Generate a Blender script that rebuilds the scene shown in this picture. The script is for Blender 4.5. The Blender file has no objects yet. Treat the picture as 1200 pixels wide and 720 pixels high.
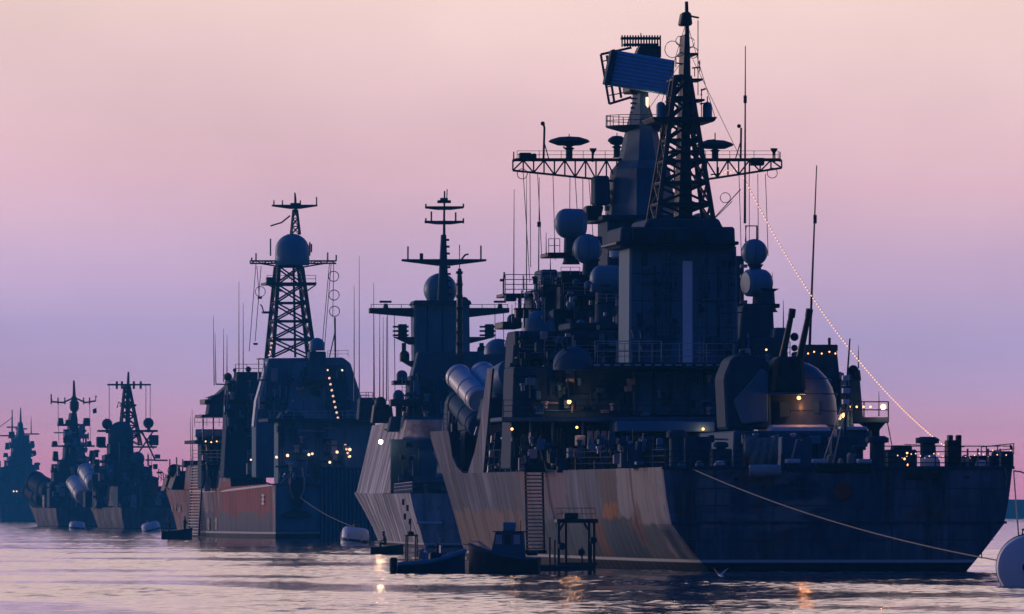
import bpy, bmesh, math, random
import numpy as np
from mathutils import Vector, Matrix
random.seed(7)
scn = bpy.context.scene
col = scn.collection
F, HOR, CX, CAMH = 10800.0, 600.0, 600.0, 2.9      # focal length and horizon in photo pixels, camera height

def lin(r, g, b):
    return tuple(((c/255)/12.92 if c <= 10 else ((c/255+.055)/1.055)**2.4) for c in (r, g, b))

# ---------------------------------------------------------------- camera
cam = bpy.data.cameras.new('camera'); camo = bpy.data.objects.new('camera', cam); col.objects.link(camo)
camo.location = (0, 0, CAMH); camo.rotation_euler = (math.radians(90), 0, 0)
cam.sensor_width = 36; cam.lens = 36*F/1200; cam.shift_y = 0.2
cam.clip_start = 1; cam.clip_end = 20000
scn.camera = camo
scn.view_settings.view_transform = 'Standard'; scn.view_settings.look = 'None'
scn.view_settings.exposure = 0; scn.view_settings.gamma = 1
scn.render.engine = 'CYCLES'
scn.cycles.use_denoising = True
scn.cycles.max_bounces = 6; scn.cycles.volume_bounces = 1

# ---------------------------------------------------------------- dusk sky
SUN_AZ, SUN_EL = -52.0, 3.0        # degrees from +Y (negative = to the left), low afterglow
w = bpy.data.worlds.new('World'); scn.world = w; w.use_nodes = True
nt = w.node_tree; N = nt.nodes; L = nt.links
for n in list(N): N.remove(n)
def nd(tree, t, **kw):
    n = tree.nodes.new(t)
    for k, v in kw.items(): setattr(n, k, v)
    return n
def ramp(tree, stops, interp='LINEAR'):
    r = nd(tree, 'ShaderNodeValToRGB'); cr = r.color_ramp; cr.interpolation = interp
    while len(cr.elements) < len(stops): cr.elements.new(0.5)
    for e, (p, c) in zip(cr.elements, stops):
        e.position = p; e.color = (c[0], c[1], c[2], 1)
    return r
out = nd(nt, 'ShaderNodeOutputWorld'); bg = nd(nt, 'ShaderNodeBackground'); L.new(bg.outputs[0], out.inputs[0])
tc = nd(nt, 'ShaderNodeTexCoord'); sep = nd(nt, 'ShaderNodeSeparateXYZ'); L.new(tc.outputs['Generated'], sep.inputs[0])
mr = nd(nt, 'ShaderNodeMapRange'); mr.inputs['From Max'].default_value = 0.06; L.new(sep.outputs['Z'], mr.inputs['Value'])
nz = nd(nt, 'ShaderNodeTexNoise'); nz.inputs['Scale'].default_value = 9; nz.inputs['Detail'].default_value = 4
mp = nd(nt, 'ShaderNodeMapping'); mp.inputs['Scale'].default_value = (1, 1, 5); L.new(tc.outputs['Generated'], mp.inputs[0]); L.new(mp.outputs[0], nz.inputs['Vector'])
ns = nd(nt, 'ShaderNodeMath', operation='MULTIPLY_ADD'); ns.inputs[1].default_value = 0.16; ns.inputs[2].default_value = -0.08
L.new(nz.outputs['Fac'], ns.inputs[0])
ad = nd(nt, 'ShaderNodeMath', operation='ADD'); L.new(mr.outputs[0], ad.inputs[0]); L.new(ns.outputs[0], ad.inputs[1])
def yy(y): return (HOR-y)/F/0.06
sky = ramp(nt, [(0.0, lin(255, 162, 194)), (yy(560), lin(255, 166, 197)), (yy(515), lin(252, 182, 208)), (yy(460), lin(210, 176, 214)), (yy(400), lin(193, 172, 213)),
                (yy(300), lin(212, 180, 210)), (yy(200), lin(234, 191, 204)), (yy(100), lin(240, 203, 205)), (yy(0), lin(245, 212, 206)), (1.0, lin(247, 216, 210))])
L.new(ad.outputs[0], sky.inputs[0])
# upper dome: Nishita twilight
nish = nd(nt, 'ShaderNodeTexSky'); nish.sky_type = 'NISHITA'; nish.sun_disc = False
nish.sun_elevation = math.radians(SUN_EL); nish.sun_rotation = math.radians(SUN_AZ); nish.dust_density = 1.5; nish.ozone_density = 6.0
sc_ = nd(nt, 'ShaderNodeVectorMath', operation='SCALE'); sc_.inputs['Scale'].default_value = 0.2; 
tn = nd(nt, 'ShaderNodeVectorMath', operation='MULTIPLY'); tn.inputs[1].default_value = (0.26, 0.92, 1.4); L.new(nish.outputs[0], tn.inputs[0]); L.new(tn.outputs[0], sc_.inputs[0])
# horizon glow fades from the sunset side to the side behind the camera
saz = math.radians(SUN_AZ*0.45)
dt = nd(nt, 'ShaderNodeVectorMath', operation='DOT_PRODUCT'); dt.inputs[1].default_value = (math.sin(saz), math.cos(saz), 0)
L.new(tc.outputs['Generated'], dt.inputs[0])
az = nd(nt, 'ShaderNodeMapRange', interpolation_type='SMOOTHSTEP'); az.inputs['From Min'].default_value = -0.6; az.inputs['From Max'].default_value = 0.8
az.inputs['To Min'].default_value = 0.06; az.inputs['To Max'].default_value = 1.0
L.new(dt.outputs['Value'], az.inputs['Value'])
gl = nd(nt, 'ShaderNodeVectorMath', operation='SCALE'); 
n5 = nd(nt, 'ShaderNodeTexNoise'); n5.inputs['Scale'].default_value = 22; n5.inputs['Detail'].default_value = 5
mp5 = nd(nt, 'ShaderNodeMapping'); mp5.inputs['Scale'].default_value = (1, 1, 1.8); mp5.inputs['Location'].default_value = (.3, .2, .4); L.new(tc.outputs['Generated'], mp5.inputs[0]); L.new(mp5.outputs[0], n5.inputs['Vector'])
m5 = nd(nt, 'ShaderNodeMapRange'); m5.inputs['From Min'].default_value = .25; m5.inputs['From Max'].default_value = .75; m5.inputs['To Min'].default_value = .95; m5.inputs['To Max'].default_value = 1.15; L.new(n5.outputs['Fac'], m5.inputs['Value'])
v5 = nd(nt, 'ShaderNodeVectorMath', operation='SCALE'); L.new(sky.outputs[0], v5.inputs[0]); L.new(m5.outputs[0], v5.inputs['Scale']); L.new(v5.outputs[0], gl.inputs[0]); L.new(az.outputs[0], gl.inputs['Scale'])
up = nd(nt, 'ShaderNodeMapRange', interpolation_type='SMOOTHSTEP'); up.inputs['From Min'].default_value = 0.12; up.inputs['From Max'].default_value = 0.42
L.new(sep.outputs['Z'], up.inputs['Value'])
mx = nd(nt, 'ShaderNodeMix', data_type='RGBA'); L.new(up.outputs[0], mx.inputs['Factor']); L.new(gl.outputs[0], mx.inputs[6]); L.new(sc_.outputs[0], mx.inputs[7])
L.new(mx.outputs[2], bg.inputs[0]); bg.inputs[1].default_value = 1.0

sun = bpy.data.lights.new('sun', 'SUN'); suno = bpy.data.objects.new('sun', sun); col.objects.link(suno)
sun.energy = 1.5; sun.angle = math.radians(14); sun.color = (1.0, 0.72, 0.66)
a, e = math.radians(SUN_AZ), math.radians(SUN_EL)
sd = Vector((math.sin(a)*math.cos(e), math.cos(a)*math.cos(e), math.sin(e)))
suno.rotation_euler = sd.to_track_quat('Z', 'Y').to_euler()

# ---------------------------------------------------------------- materials
def principled(name, base, rough=0.45, metal=0.0, spec=0.25):
    m = bpy.data.materials.new(name); m.use_nodes = True
    b = m.node_tree.nodes['Principled BSDF']
    b.inputs['Base Color'].default_value = (*base, 1); b.inputs['Roughness'].default_value = rough
    b.inputs['Metallic'].default_value = metal; b.inputs['Specular IOR Level'].default_value = spec
    return m
def noisy(name, c1, c2, scale=1.0, rough=0.45, stretch=(1, 1, 1), bump=0.0, spec=0.25, c3=None):
    m = principled(name, c1, rough, 0, spec); t = m.node_tree; b = t.nodes['Principled BSDF']
    tcn = nd(t, 'ShaderNodeTexCoord'); mpn = nd(t, 'ShaderNodeMapping'); mpn.inputs['Scale'].default_value = stretch
    n1 = nd(t, 'ShaderNodeTexNoise'); n1.inputs['Scale'].default_value = scale; n1.inputs['Detail'].default_value = 6; n1.inputs['Roughness'].default_value = 0.62
    t.links.new(tcn.outputs['Object'], mpn.inputs[0]); t.links.new(mpn.outputs[0], n1.inputs['Vector'])
    st = [(0.32, c1), (0.68, c2)] if c3 is None else [(0.3, c1), (0.58, c2), (0.72, c3)]
    r = ramp(t, st); t.links.new(n1.outputs['Fac'], r.inputs[0]); t.links.new(r.outputs[0], b.inputs['Base Color'])
    mr2 = nd(t, 'ShaderNodeMapRange'); mr2.inputs['To Min'].default_value = rough-0.1; mr2.inputs['To Max'].default_value = rough+0.12
    t.links.new(n1.outputs['Fac'], mr2.inputs['Value']); t.links.new(mr2.outputs[0], b.inputs['Roughness'])
    if bump:
        bn = nd(t, 'ShaderNodeBump'); bn.inputs['Strength'].default_value = bump; bn.inputs['Distance'].default_value = 0.05
        t.links.new(n1.outputs['Fac'], bn.inputs['Height']); t.links.new(bn.outputs[0], b.inputs['Normal'])
    return m
def emit(name, colr, s):
    m = bpy.data.materials.new(name); m.use_nodes = True
    b = m.node_tree.nodes['Principled BSDF']; b.inputs['Base Color'].default_value = (*colr, 1)
    b.inputs['Emission Color'].default_value = (*colr, 1); b.inputs['Emission Strength'].default_value = s
    return m
def hull_mat(name, base, alt, rust=None, rust_amt=0.0, stripe=0.45, patches=(), lower=None, sw=0.14, rustband=None):
    """ship side paint: vertical streaks, plate seams, boot topping and a white waterline stripe (object Z)."""
    m = principled(name, base, 0.6, 0, 0.05); t = m.node_tree; b = t.nodes['Principled BSDF']; K = t.links
    tcn = nd(t, 'ShaderNodeTexCoord'); sp = nd(t, 'ShaderNodeSeparateXYZ'); K.new(tcn.outputs['Object'], sp.inputs[0])
    mpn = nd(t, 'ShaderNodeMapping'); mpn.inputs['Scale'].default_value = (0.2, 0.21, 0.055); K.new(tcn.outputs['Object'], mpn.inputs[0])
    m0 = nd(t, 'ShaderNodeMapping'); m0.inputs['Scale'].default_value = (.4, .4, 1.0); K.new(tcn.outputs['Object'], m0.inputs[0])
    n1 = nd(t, 'ShaderNodeTexNoise'); n1.inputs['Scale'].default_value = 1.6; n1.inputs['Detail'].default_value = 7; n1.inputs['Roughness'].default_value = 0.65
    K.new(mpn.outputs[0], n1.inputs['Vector'])
    r = ramp(t, [(0.36, tuple(c*.4 for c in base)), (0.44, base), (0.54, alt), (0.64, tuple(min(1, c*1.7) for c in alt))]); K.new(n1.outputs['Fac'], r.inputs[0]); cur = r.outputs[0]
    def mixc(fac, c, cur):
        mxn = nd(t, 'ShaderNodeMix', data_type='RGBA'); K.new(fac, mxn.inputs['Factor']); K.new(cur, mxn.inputs[6])
        mxn.inputs[7].default_value = (*c, 1); return mxn.outputs[2]
    def band(sock, lo, hi, soft=0.02):
        a1 = nd(t, 'ShaderNodeMapRange'); a1.inputs['From Min'].default_value = lo-soft; a1.inputs['From Max'].default_value = lo+soft; K.new(sock, a1.inputs['Value'])
        a2 = nd(t, 'ShaderNodeMapRange'); a2.inputs['From Min'].default_value = hi-soft; a2.inputs['From Max'].default_value = hi+soft
        a2.inputs['To Min'].default_value = 1; a2.inputs['To Max'].default_value = 0; K.new(sock, a2.inputs['Value'])
        mu = nd(t, 'ShaderNodeMath', operation='MULTIPLY'); K.new(a1.outputs[0], mu.inputs[0]); K.new(a2.outputs[0], mu.inputs[1]); return mu.outputs[0]
    def mul(s1, s2):
        mu = nd(t, 'ShaderNodeMath', operation='MULTIPLY'); K.new(s1, mu.inputs[0]); K.new(s2, mu.inputs[1]); return mu.outputs[0]
    jn = nd(t, 'ShaderNodeTexNoise'); jn.inputs['Scale'].default_value = 0.7; jn.inputs['Detail'].default_value = 6; K.new(m0.outputs[0], jn.inputs['Vector'])
    def jit(sock, amp):
        a1 = nd(t, 'ShaderNodeMath', operation='MULTIPLY_ADD'); K.new(jn.outputs['Fac'], a1.inputs[0]); a1.inputs[1].default_value = amp; K.new(sock, a1.inputs[2])
        a2 = nd(t, 'ShaderNodeMath', operation='SUBTRACT'); K.new(a1.outputs[0], a2.inputs[0]); a2.inputs[1].default_value = amp*.5; return a2.outputs[0]
    jy, jz = jit(sp.outputs['Y'], 9.0), jit(sp.outputs['Z'], 1.6)
    for (u0, u1, z0, z1, c, port) in patches:
        f = mul(band(jy, u0, u1, 0.4), band(jz, z0, z1, 0.1))
        fk = nd(t, 'ShaderNodeMath', operation='MULTIPLY'); K.new(f, fk.inputs[0]); fk.inputs[1].default_value = 0.9; f = fk.outputs[0]
        s = band(sp.outputs['X'], -50, -0.5, .3) if port else band(sp.outputs['X'], -50, 50, .3)
        cur = mixc(mul(f, s), c, cur)
    if rust:
        n2 = nd(t, 'ShaderNodeTexNoise'); n2.inputs['Scale'].default_value = 0.9; n2.inputs['Detail'].default_value = 8; n2.inputs['Roughness'].default_value = 0.7
        m2 = nd(t, 'ShaderNodeMapping'); m2.inputs['Scale'].default_value = (.15, 0.16, 0.2); m2.inputs['Location'].default_value = (3, 7, 1)
        K.new(tcn.outputs['Object'], m2.inputs[0]); K.new(m2.outputs[0], n2.inputs['Vector'])
        mm = nd(t, 'ShaderNodeMapRange'); mm.inputs['From Min'].default_value = 0.66-rust_amt; mm.inputs['From Max'].default_value = 0.74-rust_amt*0.8
        K.new(n2.outputs['Fac'], mm.inputs['Value']); f = mm.outputs[0]
        if rustband: f = mul(f, band(sp.outputs['Z'], rustband[0], rustband[1], 0.5))
        cur = mixc(f, rust, cur)
    # thin dirty runs below scuppers
    m3 = nd(t, 'ShaderNodeMapping'); m3.inputs['Scale'].default_value = (0.25, 0.42, 0.03); K.new(tcn.outputs['Object'], m3.inputs[0])
    n3 = nd(t, 'ShaderNodeTexNoise'); n3.inputs['Scale'].default_value = 1.3; n3.inputs['Detail'].default_value = 5; n3.inputs['Roughness'].default_value = .7; K.new(m3.outputs[0], n3.inputs['Vector'])
    d3 = nd(t, 'ShaderNodeMapRange'); d3.inputs['From Min'].default_value = .52; d3.inputs['From Max'].default_value = .64; d3.inputs['To Max'].default_value = .85; K.new(n3.outputs['Fac'], d3.inputs['Value'])
    cur = mixc(d3.outputs[0], (0.03, 0.022, 0.025), cur)
    # boot topping and stripe
    cur = mixc(band(sp.outputs['Z'], -20, stripe, 0.03), lower or (0.012, 0.012, 0.016), cur)
    cur = mixc(band(sp.outputs['Z'], stripe, stripe+sw, 0.02), (0.55, 0.56, 0.58), cur)
    K.new(cur, b.inputs['Base Color'])
    mr2 = nd(t, 'ShaderNodeMapRange'); mr2.inputs['To Min'].default_value = 0.45; mr2.inputs['To Max'].default_value = 0.75; K.new(n1.outputs['Fac'], mr2.inputs['Value']); K.new(mr2.outputs[0], b.inputs['Roughness'])
    # frames showing through the plating
    wv = nd(t, 'ShaderNodeTexWave', wave_type='BANDS', bands_direction='Y'); wv.inputs['Scale'].default_value = 0.16; wv.inputs['Distortion'].default_value = 2.5
    K.new(tcn.outputs['Object'], wv.inputs['Vector'])
    ma = nd(t, 'ShaderNodeMath', operation='MULTIPLY_ADD'); ma.inputs[1].default_value = 0.8; K.new(n1.outputs['Fac'], ma.inputs[0]); K.new(wv.outputs['Fac'], ma.inputs[2])
    bn = nd(t, 'ShaderNodeBump'); bn.inputs['Strength'].default_value = 0.4; bn.inputs['Distance'].default_value = 0.05
    K.new(ma.outputs[0], bn.inputs['Height']); K.new(bn.outputs[0], b.inputs['Normal'])
    return m

M = {}
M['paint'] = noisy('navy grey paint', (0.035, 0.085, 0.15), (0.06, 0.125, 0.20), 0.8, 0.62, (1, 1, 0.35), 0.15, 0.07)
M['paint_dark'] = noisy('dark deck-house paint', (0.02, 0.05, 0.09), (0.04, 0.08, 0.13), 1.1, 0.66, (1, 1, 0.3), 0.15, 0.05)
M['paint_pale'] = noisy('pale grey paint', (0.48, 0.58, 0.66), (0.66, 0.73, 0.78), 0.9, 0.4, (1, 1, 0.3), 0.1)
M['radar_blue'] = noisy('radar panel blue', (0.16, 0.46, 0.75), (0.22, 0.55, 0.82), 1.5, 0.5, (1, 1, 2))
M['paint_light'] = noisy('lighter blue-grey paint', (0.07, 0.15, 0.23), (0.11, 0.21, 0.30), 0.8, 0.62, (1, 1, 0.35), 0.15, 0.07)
M['gloss'] = noisy('glossy turret paint', (0.06, 0.10, 0.15), (0.10, 0.15, 0.2), 1.2, 0.34, (1, 1, .4), 0.1, 0.5)
M['radome'] = noisy('radome grey-blue', (0.08, 0.21, 0.33), (0.12, 0.27, 0.40), 0.7, 0.5, (1, 1, .4), 0.1)
M['black'] = noisy('black mast paint', (0.012, 0.014, 0.02), (0.03, 0.032, 0.04), 2, 0.55)
M['deck'] = noisy('deck paint', (0.05, 0.05, 0.055), (0.08, 0.075, 0.07), 1.5, 0.7)
M['white'] = noisy('white paint', (0.55, 0.58, 0.6), (0.75, 0.77, 0.78), 1.2, 0.4)
M['stripe'] = noisy('stripe white', (0.82, 0.85, 0.88), (0.9, 0.92, 0.94), 1, .5)
M['buoy'] = noisy('buoy white paint', (0.72, 0.78, 0.84), (0.86, 0.89, 0.92), 0.7, 0.45, (1, 1, 0.5), 0.1)
M['canvas'] = noisy('canvas', (0.16, 0.17, 0.16), (0.26, 0.27, 0.25), 2, 0.85, (1, 1, 1), 0.4)
M['rope'] = noisy('rope', (0.2, 0.18, 0.15), (0.32, 0.29, 0.25), 3, 0.9)
M['rubber'] = noisy('rubber', (0.02, 0.024, 0.03), (0.04, 0.045, 0.055), 2, 0.55)
M['glass'] = principled('window glass', (0.02, 0.03, 0.04), 0.06)
M['red'] = noisy('dull red paint', (0.22, 0.03, 0.02), (0.3, 0.05, 0.03), 2, 0.5)
M['pole'] = noisy('grey pole paint', (0.32, 0.3, 0.32), (0.45, 0.42, 0.44), 2, 0.4)
M['cloth'] = noisy('dark clothing', (0.02, 0.022, 0.03), (0.04, 0.042, 0.05), 4, 0.9)
M['cloth_pale'] = noisy('pale blue clothing', (0.25, 0.35, 0.5), (0.4, 0.48, 0.6), 4, 0.9)
M['skin'] = noisy('skin', (0.35, 0.2, 0.14), (0.42, 0.25, 0.18), 4, 0.6)
M['warm'] = emit('warm lamp', (1.0, 0.42, 0.13), 4)
M['pale'] = emit('pale lamp', (1.0, 0.62, 0.38), 2.2)
M['flood'] = emit('flood lamp', (1.0, 0.7, 0.42), 60)
M['bulb'] = emit('garland bulb', (1.0, 0.55, 0.36), 1.6)

# ---------------------------------------------------------------- mesh helpers
class MB:
    def __init__(self): self.v = []; self.f = []
    def add(self, vs, fs):
        o = len(self.v); self.v += [tuple(p) for p in vs]; self.f += [tuple(i+o for i in q) for q in fs]; return self
    def box(self, x0, x1, y0, y1, z0, z1):
        return self.add([(x0, y0, z0), (x1, y0, z0), (x1, y1, z0), (x0, y1, z0), (x0, y0, z1), (x1, y0, z1), (x1, y1, z1), (x0, y1, z1)],
                        [(0, 3, 2, 1), (4, 5, 6, 7), (0, 1, 5, 4), (1, 2, 6, 5), (2, 3, 7, 6), (3, 0, 4, 7)])
    def prism(self, pts, d):                       # polygon (list of 3D points, seen from aft) extruded by vector d
        n = len(pts); d = Vector(d); P = [Vector(p) for p in pts]
        return self.add(P + [p+d for p in P], [tuple(range(n)), tuple(range(2*n-1, n-1, -1))] + [(i, i+n, (i+1) % n+n, (i+1) % n) for i in range(n)])
    def tube(self, path, r, n=6, r2=None):
        P = [Vector(p) for p in path]; k = len(P); rings = []
        for i, p in enumerate(P):
            d = (P[min(i+1, k-1)]-P[max(i-1, 0)]).normalized()
            a = d.cross(Vector((0, 0, 1)) if abs(d.z) < .9 else Vector((1, 0, 0))).normalized(); b = d.cross(a)
            rr = r if r2 is None else r+(r2-r)*i/(k-1)
            rings += [p+(a*math.cos(2*math.pi*j/n)+b*math.sin(2*math.pi*j/n))*rr for j in range(n)]
        fs = [(i*n+j, i*n+(j+1) % n, (i+1)*n+(j+1) % n, (i+1)*n+j) for i in range(k-1) for j in range(n)]
        fs += [tuple(range(n-1, -1, -1)), tuple(range((k-1)*n, k*n))]
        return self.add(rings, fs)
    def lathe(self, c, prof, axis=(0, 0, 1), n=20):  # prof: (radius, distance along axis)
        c = Vector(c); d = Vector(axis).normalized()
        a = d.cross(Vector((0, 0, 1)) if abs(d.z) < .9 else Vector((1, 0, 0))).normalized(); b = d.cross(a)
        vs = [c+d*h+(a*math.cos(2*math.pi*j/n)+b*math.sin(2*math.pi*j/n))*max(r, 1e-4) for r, h in prof for j in range(n)]
        k = len(prof)
        fs = [(i*n+j, i*n+(j+1) % n, (i+1)*n+(j+1) % n, (i+1)*n+j) for i in range(k-1) for j in range(n)]
        fs += [tuple(range(n-1, -1, -1)), tuple(range((k-1)*n, k*n))]
        return self.add(vs, fs)
    def build(self, name, mat, parent=None, smooth=False, bevel=0.0, ang=40):
        me = bpy.data.meshes.new(name); bm = bmesh.new()
        vs = [bm.verts.new(p) for p in self.v]
        for f in self.f:
            try: bm.faces.new([vs[i] for i in f])
            except ValueError: pass
        bmesh.ops.recalc_face_normals(bm, faces=bm.faces)
        if bevel: bmesh.ops.bevel(bm, geom=list(bm.edges), offset=bevel, segments=1, affect='EDGES', clamp_overlap=True)
        if smooth:
            for f in bm.faces: f.smooth = True
            for ed in bm.edges:
                if len(ed.link_faces) == 2 and ed.calc_face_angle(0) > math.radians(ang): ed.smooth = False
        bm.to_mesh(me); bm.free()
        me.materials.append(M[mat] if isinstance(mat, str) else mat)
        o = bpy.data.objects.new(name, me); col.objects.link(o)
        if parent is not None: o.parent = parent
        return o
def tag(o, label=None, cat=None, group=None, kind=None):
    if label: o['label'] = label
    if cat: o['category'] = cat
    if group: o['group'] = group
    if kind: o['kind'] = kind
    return o
def empty(name, loc, rz=0.0):
    o = bpy.data.objects.new(name, None); col.objects.link(o); o.location = loc; o.rotation_euler = (0, 0, rz); o.empty_display_size = 1
    return o
def link_copy(o, parent, loc=None):
    c = o.copy(); col.objects.link(c); c.parent = parent
    if loc is not None: c.location = loc
    return c

# ---------------------------------------------------------------- sea and far shore
def sea_material():
    m = bpy.data.materials.new('sea water'); m.use_nodes = True; t = m.node_tree; b = t.nodes['Principled BSDF']; K = t.links
    b.inputs['Base Color'].default_value = (0.03, 0.04, 0.055, 1); b.inputs['Roughness'].default_value = 0.05; b.inputs['IOR'].default_value = 1.33
    tcn = nd(t, 'ShaderNodeTexCoord')
    def nlayer(scale, st, det, rgh=0.5):
        mpn = nd(t, 'ShaderNodeMapping'); mpn.inputs['Scale'].default_value = st; K.new(tcn.outputs['Object'], mpn.inputs[0])
        n = nd(t, 'ShaderNodeTexNoise'); n.inputs['Scale'].default_value = scale; n.inputs['Detail'].default_value = det; n.inputs['Roughness'].default_value = rgh
        K.new(mpn.outputs[0], n.inputs['Vector']); return n.outputs['Fac']
    small = nlayer(1.0, (3.0, 1.6, 1), 3, 0.55)
    b2 = nd(t, 'ShaderNodeBump'); b2.inputs['Distance'].default_value = 0.03; b2.inputs['Strength'].default_value = 0.6
    K.new(small, b2.inputs['Height']); K.new(b2.outputs[0], b.inputs['Normal'])
    return m
def build_sea():
    """one sheet: finely rippled water in the harbour basin, growing coarser with distance, and a plain sheet beyond"""
    rng = np.random.default_rng(3)
    ys = [235.0]
    while ys[-1] < 2500: ys.append(ys[-1]*(1.0008 if ys[-1] < 720 else 1.0022))
    ys = np.array(ys); nc = 270; t = np.linspace(-1, 1, nc)
    Yg = np.repeat(ys[:, None], nc, 1); Xg = t[None, :]*(Yg*0.066+4)
    Yg = Yg+rng.uniform(-.3, .3, Yg.shape)*Yg*.0006
    Z = np.zeros_like(Yg)
    for i in range(46):
        lam = 0.55*(3.6/0.55)**(rng.random()**1.25); th = rng.normal(0.35, 0.55); k = 2*math.pi/lam
        Z += 0.00145*lam**0.85*np.sin(k*(Xg*math.sin(th)+Yg*math.cos(th))+rng.uniform(0, 6.28))
    G = np.zeros_like(Yg)                                   # gusts and slicks
    for i in range(14):
        lx, ly = rng.uniform(9, 60), rng.uniform(25, 160)
        G += np.sin(2*math.pi*Xg/lx*rng.choice((-1, 1))+2*math.pi*Yg/ly+rng.uniform(0, 6.28))
    G = np.clip(0.95+0.22*G, 0.25, 1.8)
    Z = Z*G; Z = Z+0.9*np.abs(Z)*0.5-0.01                   # sharper crests
    nr = len(ys); V = np.stack([Xg, Yg, Z], -1).reshape(-1, 3).astype(np.float32)
    idx = np.arange(nr*nc).reshape(nr, nc)
    Q = np.stack([idx[:-1, :-1], idx[:-1, 1:], idx[1:, 1:], idx[1:, :-1]], -1).reshape(-1, 4)
    o = len(V); V = np.concatenate([V, np.array([(-1500, -400, -.22), (1500, -400, -.22), (1500, 4800, -.22), (-1500, 4800, -.22)], np.float32)])
    Q = np.concatenate([Q, np.array([[o, o+1, o+2, o+3]])]).astype(np.int32)
    me = bpy.data.meshes.new('sea'); me.vertices.add(len(V)); me.vertices.foreach_set('co', V.ravel())
    me.loops.add(Q.size); me.loops.foreach_set('vertex_index', Q.ravel())
    me.polygons.add(len(Q)); me.polygons.foreach_set('loop_start', np.arange(0, Q.size, 4, dtype=np.int32))
    me.polygons.foreach_set('use_smooth', np.ones(len(Q), dtype=bool))
    me.update(calc_edges=True); me.validate(); me.materials.append(sea_material())
    ob = bpy.data.objects.new('sea', me); col.objects.link(ob); return ob
sea = build_sea()
tag(sea, 'rippled pink and grey harbour water', kind='structure')
sh = MB()
shm = noisy('far shore', (0.05, 0.06, 0.06), (0.09, 0.09, 0.08), 0.02, 0.9)
pr = [(-1450, 0)]; xx = -1450
while xx < 1450:
    xx += 40; pr.append((xx, 7.5+2.5*math.sin(xx*0.011)+random.uniform(-.6, .6)))
pr[-1] = (pr[-1][0], 0)
sh.prism([(x, 4300, z) for x, z in pr] + [(pr[-1][0], 4300, -0.5), (-1450, 4300, -0.5)], (0, 300, 0))
tag(sh.build('far_shore', shm), 'low dark far shore across the harbour', kind='structure')

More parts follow.
